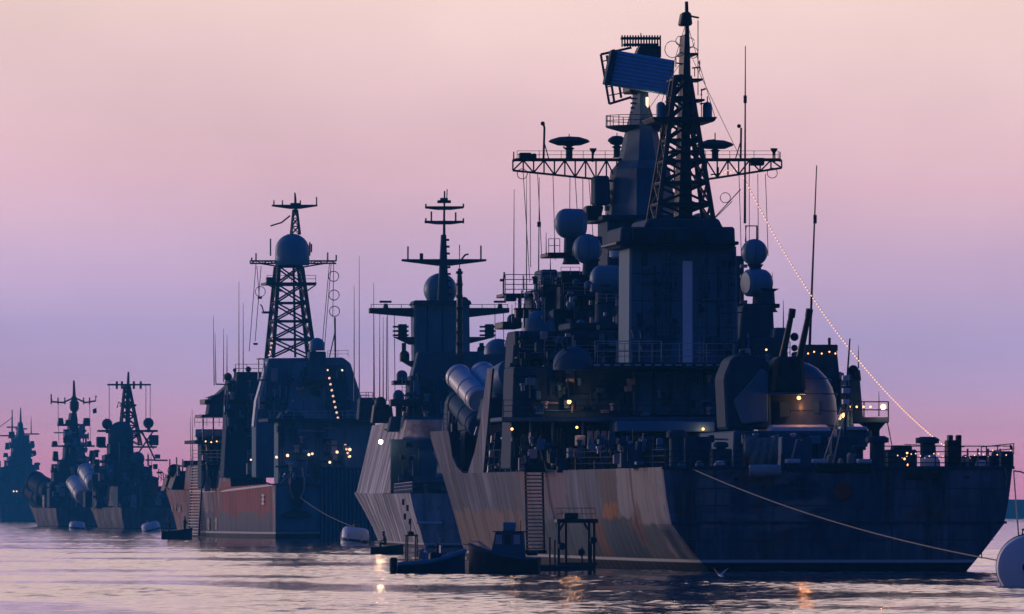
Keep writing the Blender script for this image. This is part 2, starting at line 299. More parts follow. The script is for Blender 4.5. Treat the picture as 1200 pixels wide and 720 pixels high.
# ---------------------------------------------------------------- ship frame: local x = starboard, y = forward, z = up, origin at the stern on the waterline
class Ship:
    def __init__(self, name, px, Y, deg):
        self.th = math.radians(deg); self.Y0 = Y; self.X0 = (px-CX)*Y/F
        self.h = (-math.sin(self.th), math.cos(self.th)); self.r = (math.cos(self.th), math.sin(self.th))
        self.root = empty(name, (self.X0, Y, 0), self.th)
    def p(self, px, py, u):
        g = px-CX
        x = (g*(self.Y0+u*self.h[1]) - F*(self.X0+u*self.h[0]))/(F*self.r[0]-g*self.r[1])
        Yd = self.Y0+u*self.h[1]+x*self.r[1]
        return Vector((x, u, CAMH+(HOR-py)*Yd/F))
    def k(self, u): return F/(self.Y0+u*self.h[1])
    def z(self, py, u): return CAMH+(HOR-py)/self.k(u)
    def cx(self, u): return CX+F*(self.X0+u*self.h[0])/(self.Y0+u*self.h[1])
    def par(self, parent): return self.root if parent is None else parent
    def B(self, name, mat, x0, x1, y0, y1, u, du, parent=None, bevel=0.05, ti=(0, 0), tu=0.0, smooth=False):
        a = self.p(x0, y1, u); b = self.p(x1, y1, u); c = self.p(x1-ti[1], y0, u); d = self.p(x0+ti[0], y0, u)
        c.y += tu; d.y += tu
        vs = [a, b, c, d] + [q+Vector((0, du-(2*tu if i > 1 else 0), 0)) for i, q in enumerate((a, b, c, d))]
        return MB().add(vs, [(0, 1, 2, 3), (7, 6, 5, 4), (0, 4, 5, 1), (1, 5, 6, 2), (2, 6, 7, 3), (3, 7, 4, 0)]).build(name, mat, self.par(parent), smooth, bevel)
    def P(self, name, mat, pts, u, du, parent=None, bevel=0.0, smooth=False):
        return MB().prism([self.p(x, y, u) for x, y in pts], (0, du, 0)).build(name, mat, self.par(parent), smooth, bevel)
    def T(self, name, mat, pts, r, n=6, parent=None, r2=None):
        k = self.k(pts[0][2])
        return MB().tube([self.p(*q) for q in pts], r/k, n, None if r2 is None else r2/k).build(name, mat, self.par(parent), True)
    def Lz(self, name, mat, px, py, u, prof, parent=None, n=20, axis=(0, 0, 1), off=(0, 0, 0)):  # profile in pixels, base at (px, py)
        k = self.k(u)
        return MB().lathe(self.p(px, py, u)+Vector(off), [(r/k, h/k) for r, h in prof], axis, n).build(name, mat, self.par(parent), True)
    def ball(self, name, mat, px, py, u, r, parent=None, sz=1.0, n=20, m=10):
        prof = [(r*math.sin(math.pi*i/m), -r*sz*math.cos(math.pi*i/m)) for i in range(m+1)]
        o = self.Lz(name, mat, px, py, u, prof, parent, n)
        if r > 8 and name.endswith(('radome', 'dome')):
            k = self.k(u); c = self.p(px, py, u); mb = MB()
            for j in range(4):
                an = math.pi*j/4; mb.tube([c+Vector((math.cos(an)*math.sin(q), math.sin(an)*math.sin(q), math.cos(q)*sz))*(r*1.004/k) for q in [2*math.pi*i/28 for i in range(29)]], .012, 4)
            mb.build('panel_joint', 'paint_dark', o if parent is None else parent)
        return o
    def dome(self, name, mat, px, py, u, r, hcyl, hd=None, parent=None, n=20):    # cylinder with a round top, base at py
        hd = r if hd is None else hd
        prof = [(r*.97, 0), (r, hcyl*0.1), (r, hcyl)] + [(r*math.cos(math.pi/2*i/6), hcyl+hd*math.sin(math.pi/2*i/6)) for i in range(1, 7)]
        return self.Lz(name, mat, px, py, u, prof, parent, n)
    def drum(self, name, mat, px, py, u, r, ln, az, el=0.0, parent=None, back=0.75):   # domed drum pointing in local direction (az deg from forward, + = starboard)
        d = (math.sin(math.radians(az))*math.cos(math.radians(el)), math.cos(math.radians(az))*math.cos(math.radians(el)), math.sin(math.radians(el)))
        prof = [(0.01, -ln*.5), (r*back, -ln*.5), (r*.96, -ln*.42), (r, ln*.05)] + [(r*math.cos(math.pi/2*i/6), ln*.05+r*.75*math.sin(math.pi/2*i/6)) for i in range(1, 7)]
        return self.Lz(name, mat, px, py, u, prof, parent, 20, d)
    def pside(self, px, py, x):            # point on a fore-and-aft plane at local x
        g = px-CX
        u = (F*(self.X0+x*self.r[0]) - g*(self.Y0+x*self.r[1]))/(g*self.h[1]-F*self.h[0])
        return Vector((x, u, CAMH+(HOR-py)*(self.Y0+u*self.h[1]+x*self.r[1])/F))
    def side(self, name, mat, pts, th, parent=None):
        return MB().prism([self.pside(*q) for q in pts], (th, 0, 0)).build(name, mat, self.par(parent))
    def strut(self, name, mat, a, b, r, parent=None, n=5):
        return self.T(name, mat, [a, b], r, n, parent)
    def rail(self, mat, pts, hpx, u=None, n=None, rows=3, r=0.7, parent=None, name='railing'):   # pts (px,py,u) along the foot of the rail
        mb = MB(); P = [self.p(*q) for q in pts]; k = self.k(pts[0][2]); h = hpx/k; rr = r/k*0.55
        for a, b in zip(P[:-1], P[1:]):
            m = n or max(2, int((b-a).length/1.5)+1)
            for i in range(m+1):
                q = a.lerp(b, i/m); mb.tube([q, q+Vector((0, 0, h))], rr, 4)
            for j in range(1, rows+1):
                mb.tube([a+Vector((0, 0, h*j/rows)), b+Vector((0, 0, h*j/rows))], rr*.85, 4)
        return mb.build(name, mat, self.par(parent))
    def whip(self, px0, y0, px1, y1, u, r=0.8, mat='black', name='whip_antenna', parent=None):
        o = self.T(name, mat, [(px0, y0, u), ((px0+px1)/2, (y0+y1)/2, u), (px1, y1, u)], r, 5, parent, r*.35)
        return o
    def lamp(self, px, py, u, r=2.2, mat='warm', parent=None, light=0):
        o = self.ball('lamp', mat, px, py, u, r*.72, parent, 1, 8, 5)
        if light:
            l_ = bpy.data.lights.new('lamp_light', 'POINT'); l_.energy = light; l_.color = (1, .5, .24); l_.shadow_soft_size = .1
            lo = bpy.data.objects.new('lamp_light', l_); col.objects.link(lo); lo.parent = self.par(parent); lo.location = self.p(px, py+1.2*r, u-.35)
        return o
    def fittings(self, x0, x1, y0, y1, u, n, seed, mats=('paint_dark', 'paint', 'black', 'paint_dark', 'radome', 'pole'), parent=None, smin=3, smax=11):  # paler mats mixed in: white boxes, plus highlights put into the colour
        """lockers, vents, pipes and hatches standing on an aft-facing wall at u"""
        rng = random.Random(seed)
        for i in range(n):
            t = rng.random(); x = rng.uniform(x0, x1); y = rng.uniform(y0, y1); m = rng.choice(mats)
            if t < .07:
                mb = MB(); a0 = self.p(x-2.2, y1, u-.25); a1 = self.p(x+2.2, y1, u-.25); zt = self.z(max(y0, y-26), u)
                for q in (a0, a1): mb.tube([q, (q.x, q.y, zt)], .025, 4)
                m_ = int((zt-a0.z)/.3)
                for j in range(m_): mb.tube([(a0.x, a0.y, a0.z+j*.3+.15), (a1.x, a1.y, a0.z+j*.3+.15)], .02, 4)
                mb.build('wall_ladder', m, self.par(parent))
            elif t < .12:
                w_ = rng.uniform(5, 9); self.Lz('cable_reel', m, x-w_/2, y, u-.35, [(.1, 0), (4.2, 0), (4.2, .8), (2.6, 1), (2.6, w_-1), (4.2, w_-.8), (4.2, w_), (.1, w_)], parent, 12, (1, 0, 0))
            elif t < .38:
                w_, h_ = rng.uniform(smin, smax), rng.uniform(smin, smax)
                self.B('locker', m, x-w_/2, x+w_/2, y-h_/2, y+h_/2, u-rng.uniform(.25, .8), .95, parent, 0.03)
            elif t < .62:
                hh = rng.uniform(8, 26); self.T('pipe', m, [(x, min(y+hh/2, y1), u-.15), (x, y-hh/2, u-.15)], rng.uniform(.7, 1.5), 6, parent)
            elif t < .75:
                ww = rng.uniform(10, 34); self.T('cable_run', m, [(x-ww/2, y, u-.12), (x+ww/2, y+rng.uniform(-1, 1), u-.12)], rng.uniform(.6, 1.1), 5, parent)
            elif t < .88:
                self.B('hatch', m, x-3.6, x+3.6, y-8, y+8, u-.12, .3, parent, 0.05)
            else:
                self.Lz('vent', m, x, y+4, u-.6, [(2.4, 0), (2.4, 6), (3.8, 6.3), (3.6, 8.4), (1, 9)], parent, 10)
def loft_hull(S, st, name, mat, deck_mat, parent=None):
    """st: list of (u, [(x,z) from deck edge down to keel]) for the starboard half; both sides, transom and deck."""
    mb = MB(); n = len(st[0][1]); rows = []
    for u, sec in st:
        rows.append([(-x, u, z) for x, z in sec] + [(x, u, z) for x, z in reversed(sec)])
    m2 = 2*n; vs = [p for r in rows for p in r]; fs = []
    for i in range(len(st)-1):
        for j in range(m2-1):
            if j == n-1: continue
            fs.append((i*m2+j, i*m2+j+1, (i+1)*m2+j+1, (i+1)*m2+j))
    fs.append(tuple(range(m2)))
    mb.add(vs, fs)
    h = mb.build(name, mat, S.root, True, 0, 18)
    dk = MB(); dv = []; df = []
    for u, sec in st: dv += [(-sec[0][0]+.03, u+.03, sec[0][1]-.05), (sec[0][0]-.03, u+.03, sec[0][1]-.05)]
    for i in range(len(st)-1): df.append((2*i, 2*i+1, 2*i+3, 2*i+2))
    d = dk.add(dv, df).build('deck', deck_mat, S.root)
    return h
# ================================================================ destroyer (nearest ship)
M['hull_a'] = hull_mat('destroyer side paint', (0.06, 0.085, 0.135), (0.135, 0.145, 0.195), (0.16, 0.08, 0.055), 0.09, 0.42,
                       patches=((0.1, 17, 2.1, 5.2, (0.25, 0.24, 0.25), True), (17.5, 25, 2.9, 5.2, (0.09, 0.075, 0.07), True), (18, 25, 2.3, 3.3, (0.30, 0.12, 0.03), True),  # pale stern patch: cream panel plus the lit tone of that corner
                                (34, 60, 0.4, 2.5, (0.05, 0.08, 0.11), True), (12, 34, 0.4, 2.5, (0.022, 0.05, 0.07), True), (4, 12, .5, 2.2, (0.09, 0.12, 0.13), True), (64, 112, 0.5, 3.0, (0.22, 0.17, 0.15), True), (40, 62, 3.0, 5.2, (0.17, 0.14, 0.19), True)))  # dark low patches put the shade below the knuckle into the colour
D = Ship('destroyer', 982, 450, 6.1); R = D.root
tag(R, 'large dark destroyer nearest the viewer, stern on, lattice mast and twin gun turret aft', 'warship')
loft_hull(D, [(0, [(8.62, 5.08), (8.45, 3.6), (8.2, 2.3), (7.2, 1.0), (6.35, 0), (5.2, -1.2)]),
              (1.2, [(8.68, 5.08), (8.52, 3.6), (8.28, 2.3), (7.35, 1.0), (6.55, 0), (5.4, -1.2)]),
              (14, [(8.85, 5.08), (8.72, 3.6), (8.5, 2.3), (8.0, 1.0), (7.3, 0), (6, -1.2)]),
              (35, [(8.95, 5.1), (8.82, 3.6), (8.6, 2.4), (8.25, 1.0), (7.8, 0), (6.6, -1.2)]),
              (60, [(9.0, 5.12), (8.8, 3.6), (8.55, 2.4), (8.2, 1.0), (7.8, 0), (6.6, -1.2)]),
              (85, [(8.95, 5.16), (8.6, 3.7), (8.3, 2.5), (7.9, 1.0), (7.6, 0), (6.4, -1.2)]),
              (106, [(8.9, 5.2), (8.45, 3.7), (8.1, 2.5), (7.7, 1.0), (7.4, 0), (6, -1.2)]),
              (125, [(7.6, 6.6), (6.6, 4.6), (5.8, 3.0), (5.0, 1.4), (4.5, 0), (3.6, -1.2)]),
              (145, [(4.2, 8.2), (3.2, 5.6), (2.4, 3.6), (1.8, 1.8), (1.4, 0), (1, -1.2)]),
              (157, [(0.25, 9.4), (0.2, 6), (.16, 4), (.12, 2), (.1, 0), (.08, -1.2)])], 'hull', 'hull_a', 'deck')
# rub rail round the deck edge and plating knuckle line on the stern
D.B('rubbing_strake', 'paint_dark', 776, 1189, 546.5, 550, -0.12, 0.3, None, 0)
D.B('knuckle_strake', 'paint_dark', 788, 1180, 611, 614, -0.07, 0.2, None, 0)
em = D.Lz('stern_plug', 'red', 988, 576, -0.05, [(11, 0), (11, 2.5), (8, 3.2), (8, 2), (3, 2), (3, 3.5), (.1, 3.5)], None, 20, (0, -1, 0)); em['label'] = 'round dull red plug at the middle of the stern'
for x0, x1, y0, y1 in ((957, 1022, 543, 554), (1061, 1101, 549, 562)): D.B('fairlead_recess', 'black', x0, x1, y0, y1, -0.14, 0.5, None, .03)
for x in (961, 1014, 930): D.B('bollard_cap', 'paint_pale', x-8, x+8, 538, 543, 0.4, .8, None, .04); D.B('bollard', 'paint_dark', x-4, x+4, 543, 549, .6, .5, None, .03)
for x in (838, 905, 1045, 1112, 1150): D.B('plate_seam', 'paint', x, x+1, 551, 655, -0.05, .1, None, 0)
for y in (572, 592, 632): D.B('plate_seam', 'paint', 790+(y-572)*.22, 1178-(max(0, y-612)*.7), y, y+.9, -0.055, .1, None, 0)
for x, y in ((860, 560), (1040, 566), (1130, 558), (925, 566)): D.B('scupper', 'black', x, x+6, y, y+3, -.05, .1, None, 0)
for x0, x1, y, u in ((602, 735, 458, 60.6), (658, 738, 345, 77.5), (606, 700, 418, 60.4)):
    D.B('catwalk', 'paint_dark', x0, x1, y, y+2.5, u, 1.6, None, .02); D.rail('pole', [(x0+2, y, u+.1), (x1-2, y, u+.1)], 13, rows=3, r=.7)
# after deck fittings
def vent(x, y0, y1, wd, u, capw=1.25, mat='paint_dark', hood=None):
    o = D.Lz('mushroom_vent', mat, x, y1, u, [(wd*.8, 0), (wd*.8, (y1-y0)*.78), (wd*capw, (y1-y0)*.8), (wd*capw, (y1-y0)*.93), (wd*.8, y1-y0), (.1, y1-y0)], None, 14); return o
vent(1087, 512, 549, 11, 2); vent(1028, 511, 549, 11, 3); vent(793, 504, 549, 11, 3, 1.1); vent(1006, 522, 549, 7, 5); vent(845, 518, 549, 7, 4); vent(757, 512, 549, 7, 9)
D.dome('capstan_cover', 'paint_pale', 1090, 549, 1.2, 12, 6, 10)
D.dome('capstan_cover', 'paint_pale', 1150, 549, 1.2, 8, 4, 6)
D.B('winch_house', 'paint_dark', 1041, 1075, 527, 549, 4, 2, None, .08); D.B('winch_drum', 'black', 1047, 1069, 522, 528, 4.4, 1, None, .05)
tw = D.B('fairlead_post', 'black', 1111, 1127, 516, 549, 1.5, 1.2, None, .05)
for x in (1112, 1122): D.B('horn', 'black', x, x+5, 510, 517, 1.7, .7, tw, .03)
D.B('deck_locker', 'paint_dark', 803, 834, 512, 549, 5, 1.6, None, .06); D.B('deck_locker', 'paint', 728, 752, 520, 549, 9, 1.6, None, .06)
D.B('deck_locker', 'paint_dark', 835, 858, 526, 549, 3, 1.4, None, .06); D.B('deck_locker', 'paint', 916, 952, 512, 549, 6, 1.5, None, .06); D.B('deck_locker', 'paint_dark', 975, 1006, 512, 549, 7, 1.5, None, .06)
D.B('deck_locker', 'paint_pale', 838, 850, 540, 546, 2, 1, None, .06, (4, 1))
D.B('life_raft_rack', 'paint', 981, 1017, 503, 524, 9, 1.4, None, .05); D.B('hose_reel', 'paint_pale', 986, 1016, 500, 504, 8.8, 1.2, None, .03)
# canvas cover draped over a winch: sagging folds
mb = MB(); nx, nz_ = 18, 8; vs = []
for j in range(nz_+1):
    for i in range(nx+1):
        s_, q = i/nx, j/nz_
        y = 509 + q*(35-6*math.cos(s_*2*math.pi)) + 5*math.sin(s_*math.pi)*(1-q*.3)
        pnt = D.p(872+40*s_, y, 2.4 - .5*math.sin(q*2.4) + .10*math.sin(s_*26+q*5)); vs.append(pnt)
mb.add(vs, [(j*(nx+1)+i, j*(nx+1)+i+1, (j+1)*(nx+1)+i+1, (j+1)*(nx+1)+i) for j in range(nz_) for i in range(nx)])
cv = mb.build('canvas_cover', 'canvas', R, True); cv.modifiers.new('thickness', 'SOLIDIFY').thickness = 0.03
D.B('winch_base', 'paint_dark', 874, 910, 514, 549, 2.9, 1.2, None, .05)
D.Lz('rolled_mat', 'pole', 878, 552, -0.45, [(.1, 0), (7.4, .2), (7.6, 18), (7.4, 36.8), (.1, 37)], None, 14, (1, 0, 0))
D.T('davit', 'pole', [(975, 549, 3), (985, 505, 3), (996, 470, 3)], 1.1, 6); D.T('davit', 'pole', [(925, 549, 2), (934, 515, 2), (940, 516, 2)], 1.2, 6); D.T('stay', 'pole', [(962, 549, 3), (986, 478, 3)], .8, 5)
D.T('flagstaff', 'paint_dark', [(990, 512, 5), (992, 455, 5), (996, 397, 5)], 1.8, 6, None, .9)
for y in (440, 455, 468): D.B('flagstaff_collar', 'paint_pale', 988, 996, y, y+6, 4.7, .5, None, .02)
D.rail('black', [(1036, 549, .4), (1186, 549, .4), (1184, 547, 8)], 26, rows=4, r=1.3)
D.rail('black', [(780, 549, .3), (870, 549, .3)], 20, rows=3, r=.8)
D.rail('black', [(779, 549, .4), (700, 550, 28), (640, 551, 52), (585, 553, 78)], 22, rows=3, r=.9)
for x0, x1, y0 in ((1166, 1188, 522), (1140, 1164, 526), (1128, 1139, 534)): D.B('cable_crate', 'paint_dark', x0, x1, y0+8, 549, 2.5, 1.2, None, .05)
D.rail('pole', [(1150, 536, 1.2), (1188, 532, 1.2)], 12, rows=2, r=1.2)
D.strut('jackstaff', 'black', (1074, 520, 3), (1074, 513, 3), 1.2); D.strut('wire', 'black', (1060, 521, 3), (1130, 524, 3), .5)
D.T('hawse_pipe_rope', 'rope', [(1188, 552, .2), (1196, 553, 1), (1203, 556, 2)], .9, 5); D.T('fender_rope', 'rope', [(1178, 549, -.2), (1180, 560, -.25), (1179, 570, -.25)], .8, 5)
# after gun house: raised deck house, turret
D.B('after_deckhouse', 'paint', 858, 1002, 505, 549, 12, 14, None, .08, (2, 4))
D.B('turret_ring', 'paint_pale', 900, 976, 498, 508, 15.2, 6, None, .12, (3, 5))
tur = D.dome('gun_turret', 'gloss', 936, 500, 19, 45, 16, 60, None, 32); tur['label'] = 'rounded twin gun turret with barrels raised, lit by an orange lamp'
D.P('turret_shield', 'paint_dark', [(851, 503), (848, 442), (857, 420), (868, 415), (893, 417), (903, 430), (904, 503)], 16.2, 3.6, tur, .12)
D.P('shield_facet', 'paint_light', [(860, 470), (893, 432), (900, 436), (900, 494), (870, 497)], 15.95, .3, tur, .05)
D.T('shield_handle', 'pole', [(866, 421, 16.4), (867, 410, 16.4), (878, 409, 16.4), (880, 420, 16.4)], 1, 5, tur); 
D.B('gun_mantlet', 'black', 903, 946, 418, 462, 15.6, 2.4, tur, .2, (6, 4))
for x0, x1 in ((914, 928), (934, 948)):
    g = D.T('gun_barrel', 'black', [(x0-4, 452, 16.6), (x0+5, 410, 16.2), (x1, 366, 15.7)], 5.2, 10, tur, 3.1)
    D.T('muzzle', 'black', [(x1-.6, 372, 15.75), (x1+.7, 362.5, 15.65)], 4.3, 10, g)
D.B('turret_hatch', 'paint', 950, 962, 470, 486, 17.1, .5, tur, .08); D.B('turret_hatch', 'paint_dark', 912, 926, 470, 490, 16.7, .5, tur, .08)
for y in (444, 462, 482):
    rr_ = 45*math.sqrt(max(0, 1-((484-y)/60)**2)) if y < 484 else 45
    D.Lz('turret_joint', 'paint_dark', 936, y, 19, [(rr_*1.004, -.5), (rr_*1.012, 0), (rr_*1.004, .5)], tur, 40)
D.B('lamp_shelf', 'paint', 902, 944, 459.5, 462.5, 15.4, 1.6, tur, .02)
D.lamp(936, 466.5, 15.7, 3.2, 'warm', tur)
pl = bpy.data.lights.new('turret_lamp_light', 'POINT'); pl.energy = 60; pl.color = (1, .36, .12); pl.shadow_soft_size = .08
plo = bpy.data.objects.new('turret_lamp_light', pl); col.objects.link(plo); plo.parent = R; plo.location = D.p(943, 469, 15.5)
# hangar block, 01 and 02 decks
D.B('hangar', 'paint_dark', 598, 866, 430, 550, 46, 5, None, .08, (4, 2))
D.B('upper_deck_edge', 'paint', 588, 851, 489, 494, 41.2, 6, None, .04); D.B('boat_deck_edge', 'paint_dark', 690, 862, 425, 431, 43.2, 9, None, .04)
D.B('hangar_door', 'paint_light', 742, 838, 436, 486, 45.7, .4, None, .05)
for i in range(5): D.B('door_rib', 'paint_dark', 745+i*20, 748+i*20, 437, 485, 45.5, .4, None, .02)
D.B('deck_awning', 'radome', 722, 838, 494, 506, 40.5, 2, None, .05); D.B('workshop', 'paint_dark', 760, 850, 506, 550, 42.5, 3, None, .06)
D.rail('pole', [(700, 425, 43.4), (860, 425, 43.4)], 22, rows=3, r=.7); D.rail('black', [(590, 489, 41.4), (850, 489, 41.4)], 20, rows=3, r=.8)
for x in range(696, 858, 12): D.B('scupper_plate', 'pole', x, x+7, 427, 429, 43.1, .1, None, 0)
D.rail('pole', [(697, 424, 44.5), (775, 424, 44.5)], 24, rows=2, r=1.1)
for x, y in ((600, 503), (676, 501), (824, 503)): D.lamp(x, y, 40.5, 2.2, 'warm', None, 7)
D.lamp(667, 471, 45, 3.6, 'warm', None, 30); D.lamp(611, 405, 80, 2, 'warm'); D.lamp(606, 508, 70, 2, 'warm'); D.lamp(626, 406, 80, 2.2, 'warm'); D.lamp(627, 351, 83, 2.4, 'warm'); D.lamp(651, 346, 83, 2.6, 'pale')
D.fittings(605, 850, 440, 485, 46, 95, 1); D.fittings(600, 760, 500, 546, 46, 60, 2); D.fittings(604, 770, 512, 548, 41, 66, 3, smin=4, smax=13); D.fittings(690, 850, 508, 546, 42.4, 20, 4)
for x in (622, 648, 683, 716): D.strut('stanchion', 'paint_dark', (x, 549, 40.6), (x, 492, 41.4), 1.6)
for i, x in enumerate((692, 700, 708, 716)): D.B('stowed_panel', 'pole', x-3, x+3, 505, 528+3*(i % 2), 41.8, .25, None, .03)
D.B('bridge_wing_wall', 'paint_dark', 600, 735, 388, 432, 62, 4, None, .08, (3, 0))
# derrick post on the port side
D.T('derrick', 'pole', [(616, 553, 58), (627, 437, 58)], 2.3, 8, None, 1.7); D.B('derrick_head', 'pole', 622, 632, 433, 438, 57.8, .5, None, .04); D.B('derrick_step', 'pole', 622, 630, 490, 494, 57.7, .5, None, .03)
D.T('wind_sock_pole', 'pole', [(641, 552, 45), (630, 520, 45), (634, 510, 45)], 1.2, 6)
# funnel
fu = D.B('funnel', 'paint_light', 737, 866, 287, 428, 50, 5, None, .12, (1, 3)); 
D.B('funnel_cap', 'paint_dark', 726, 862, 266, 290, 49.2, 6.4, fu, .1, (2, 1)); D.B('funnel_lip', 'black', 722, 866, 283, 287, 48.9, 7, fu, .05)
D.B('funnel_stripe', 'stripe', 800, 811.5, 306, 427, 49.93, .12, fu, .01)['label'] = 'narrow white vertical stripe down the funnel'
for x in (768, 842): D.T('exhaust_pipe', 'paint_dark', [(x, 427, 49.9), (x, 312, 49.9)], 1.2, 8, fu)
for x in (752, 785, 828, 853): D.B('plate_seam', 'paint', x, x+1.2, 295, 426, 49.95, .1, fu, 0)
for y in (320, 352, 384): D.B('plate_seam', 'paint', 739, 864, y, y+1.2, 49.95, .1, fu, 0)
for x0, x1, y0, y1 in ((778, 792, 270, 283), (812, 826, 268, 284), (742, 760, 268, 282)): D.B('louvre_box', 'black', x0, x1, y0, y1, 48.8, .6, fu, .05)
D.fittings(742, 796, 296, 424, 50, 34, 5, ('paint_dark', 'paint', 'paint'), smin=2, smax=7); D.fittings(816, 862, 296, 400, 50, 22, 7, ('paint_dark', 'paint', 'paint'), smin=2, smax=7); D.fittings(815, 862, 400, 424, 50, 8, 6); D.ball('raft_canister', 'radome', 822, 258, 57, 14, None, .6)
D.B('mast_house', 'paint_dark', 754, 848, 256, 268, 51, 7, None, .1, (6, 6))
# lattice main mast
def mast4(S, name, mat, bl, br, tl, tr, u, du, dut, nb, r, parent=None, brace=.6, xb=True):
    """four-legged lattice: bl, br, tl, tr pixel points of the aft pair, legs du apart at the foot and dut at the head"""
    mt = empty(name, (0, 0, 0)); mt.parent = S.par(parent)
    um = u+du/2
    def q(side, aft, t):
        b, tp = (bl, tl) if side == 0 else (br, tr)
        ua, ub = (u, um-dut/2) if aft else (u+du, um+dut/2)
        A = S.p(b[0], b[1], u); Bq = S.p(tp[0], tp[1], u)
        pnt = A.lerp(Bq, t); pnt.y = ua+(ub-ua)*t; return pnt
    k = S.k(u)
    for side in (0, 1):
        for aft in (True, False):
            MB().tube([q(side, aft, 0), q(side, aft, 1)], r/k, 6).build('mast_leg', mat, mt, True)
    corners = [(0, True), (1, True), (1, False), (0, False)]
    for i in range(nb):
        t0, t1 = i/nb, (i+1)/nb
        for j in range(4):
            a1, b1 = corners[j], corners[(j+1) % 4]
            MB().tube([q(*a1, t1), q(*b1, t1)], r*brace/k, 5).build('cross_bar', mat, mt)
            if xb or (i+j) % 2 == 0: MB().tube([q(*a1, t0), q(*b1, t1)], r*brace*.8/k, 5).build('diagonal_brace', mat, mt)
            if xb: MB().tube([q(*b1, t0), q(*a1, t1)], r*brace*.8/k, 5).build('diagonal_brace', mat, mt)
    return mt
mm_ = mast4(D, 'lattice_mast', 'black', (770, 264), (837, 264), (796, 88), (812, 88), 52, 4.4, 1.4, 7, 3.2, None, .62, True)
D.B('ladder_trunk', 'black', 795, 812, 40, 262, 53.6, 2.2, mm_, .03, (7.5, 6.5)); D.T('pole_mast', 'black', [(805, 90, 55), (805.5, 60, 55), (804.5, 2, 55)], 4.5, 8, mm_, 2)
D.B('mast_head_box', 'black', 797, 812, 14, 30, 54.4, 1.2, mm_, .1, (3, 2)); D.B('mast_platform', 'black', 768, 837, 137, 143, 52.5, 5, mm_, .05, (-4, -4))
for x in (774.5, 829): D.dome('antenna_dome', 'radome', x, 138, 54.5, 5.6, 13, 5.6, mm_, 12)
for x0, x1, y in ((788, 824, 92), (786, 826, 116), (800, 818, 62)): D.B('mast_platform', 'black', x0, x1, y, y+2.5, 53.8, 2.6, mm_, .02)
D.T('gaff', 'black', [(806, 18, 55), (813, 20, 55), (819, 21, 55)], 1.2, 5, mm_)
for x, y, r in ((788, 58, 9), (812, 62, 6), (809, 50, 5), (797, 48, 5)): D.T('wire_loop', 'black', [(x+r*math.cos(a_*.5), y+r*1.1*math.sin(a_*.5), 55) for a_ in range(0, 13)], .45, 4, mm_)
for x, y0, y1 in ((818, 24, 112), (822, 104, 140), (785, 108, 140), (814, 90, 80)): D.strut('aerial', 'black', (x, y1, 55), (x, y0, 55), .6, mm_)
for i in range(16): D.B('mast_step', 'black', 794.5+i*.18, 797+i*.18, 256-i*13, 258-i*13, 54.4, .4, mm_, 0)
D.T('aerial_elbow', 'black', [(822, 112, 55), (822, 106, 55), (827, 104, 55)], 1.2, 5, mm_)
for x, y, dx in ((790, 118, -9), (820, 122, 9), (784, 160, -10), (828, 165, 10), (779, 200, -8), (833, 205, 9), (800, 75, -8), (811, 80, 9)):
    D.strut('mast_arm', 'black', (x, y, 54), (x+dx, y-1, 54), .9, mm_); D.strut('aerial', 'black', (x+dx, y+4, 54), (x+dx, y-9, 54), .7, mm_)
for x0, y0, x1, y1 in ((803, 30, 770, 138), (806, 30, 838, 138), (812, 70, 868, 186), (797, 75, 745, 150)): D.strut('stay', 'black', (x0, y0, 55), (x1, y1, 56), .35, mm_, 4)
for x0, x1, y in ((786, 826, 176), (780, 831, 214), (776, 834, 240)): D.B('mast_platform', 'black', x0, x1, y, y+2, 53, 3.4, mm_, .02)
# conical foremast tower
tw = MB(); prof = [(262, 712, 790, 9), (200, 719, 781, 7.5), (190, 727, 775, 6), (152, 735, 768, 4.2), (122, 742, 759, 2.6), (95, 743, 758, 2.4)]
vs = []
for y, x0, x1, dep in prof:
    a1, b1 = D.p(x0, y, 84), D.p(x1, y, 84); c_ = (a1+b1)/2; hw = (b1-a1).length/2
    for j in range(8):
        an = math.pi/8+j*math.pi/4; vs.append((c_.x+hw*math.cos(an)/math.cos(math.pi/8), 84+dep/2*math.sin(an)/math.cos(math.pi/8), c_.z))
tw.add(vs, [(i*8+j, i*8+(j+1) % 8, (i+1)*8+(j+1) % 8, (i+1)*8+j) for i in range(len(prof)-1) for j in range(8)] + [tuple(range(7, -1, -1)), tuple(range(len(vs)-8, len(vs)))])
fm = tw.build('foremast_tower', 'paint', R)
D.B('tower_base', 'paint_dark', 712, 800, 258, 330, 80, 5, None, .1); D.B('tower_skirt', 'paint_dark', 706, 792, 252, 258, 79.5, 8, fm, .06)
D.Lz('tower_platform', 'black', 750, 155, 84, [(22, 0), (40, 5), (41, 7), (.1, 7)], fm, 20); 
k84 = D.k(84); ctr = D.p(750, 148, 84)
mb = MB()
for j in range(16):
    an = 2*math.pi*j/16; pnt = ctr+Vector((math.cos(an), math.sin(an), 0))*(40/k84); q2 = ctr+Vector((math.cos(an+math.pi/8), math.sin(an+math.pi/8), 0))*(40/k84)
    mb.tube([pnt, pnt+Vector((0, 0, 12/k84))], .025, 4)
    for hh in (6, 12): mb.tube([pnt+Vector((0, 0, hh/k84)), q2+Vector((0, 0, hh/k84))], .02, 4)
mb.build('railing', 'black', fm)
for i in range(8): D.B('tower_rung', 'paint_dark', 739.5, 743, 98+i*5.5, 100+i*5.5, 83.4, .3, fm, 0)
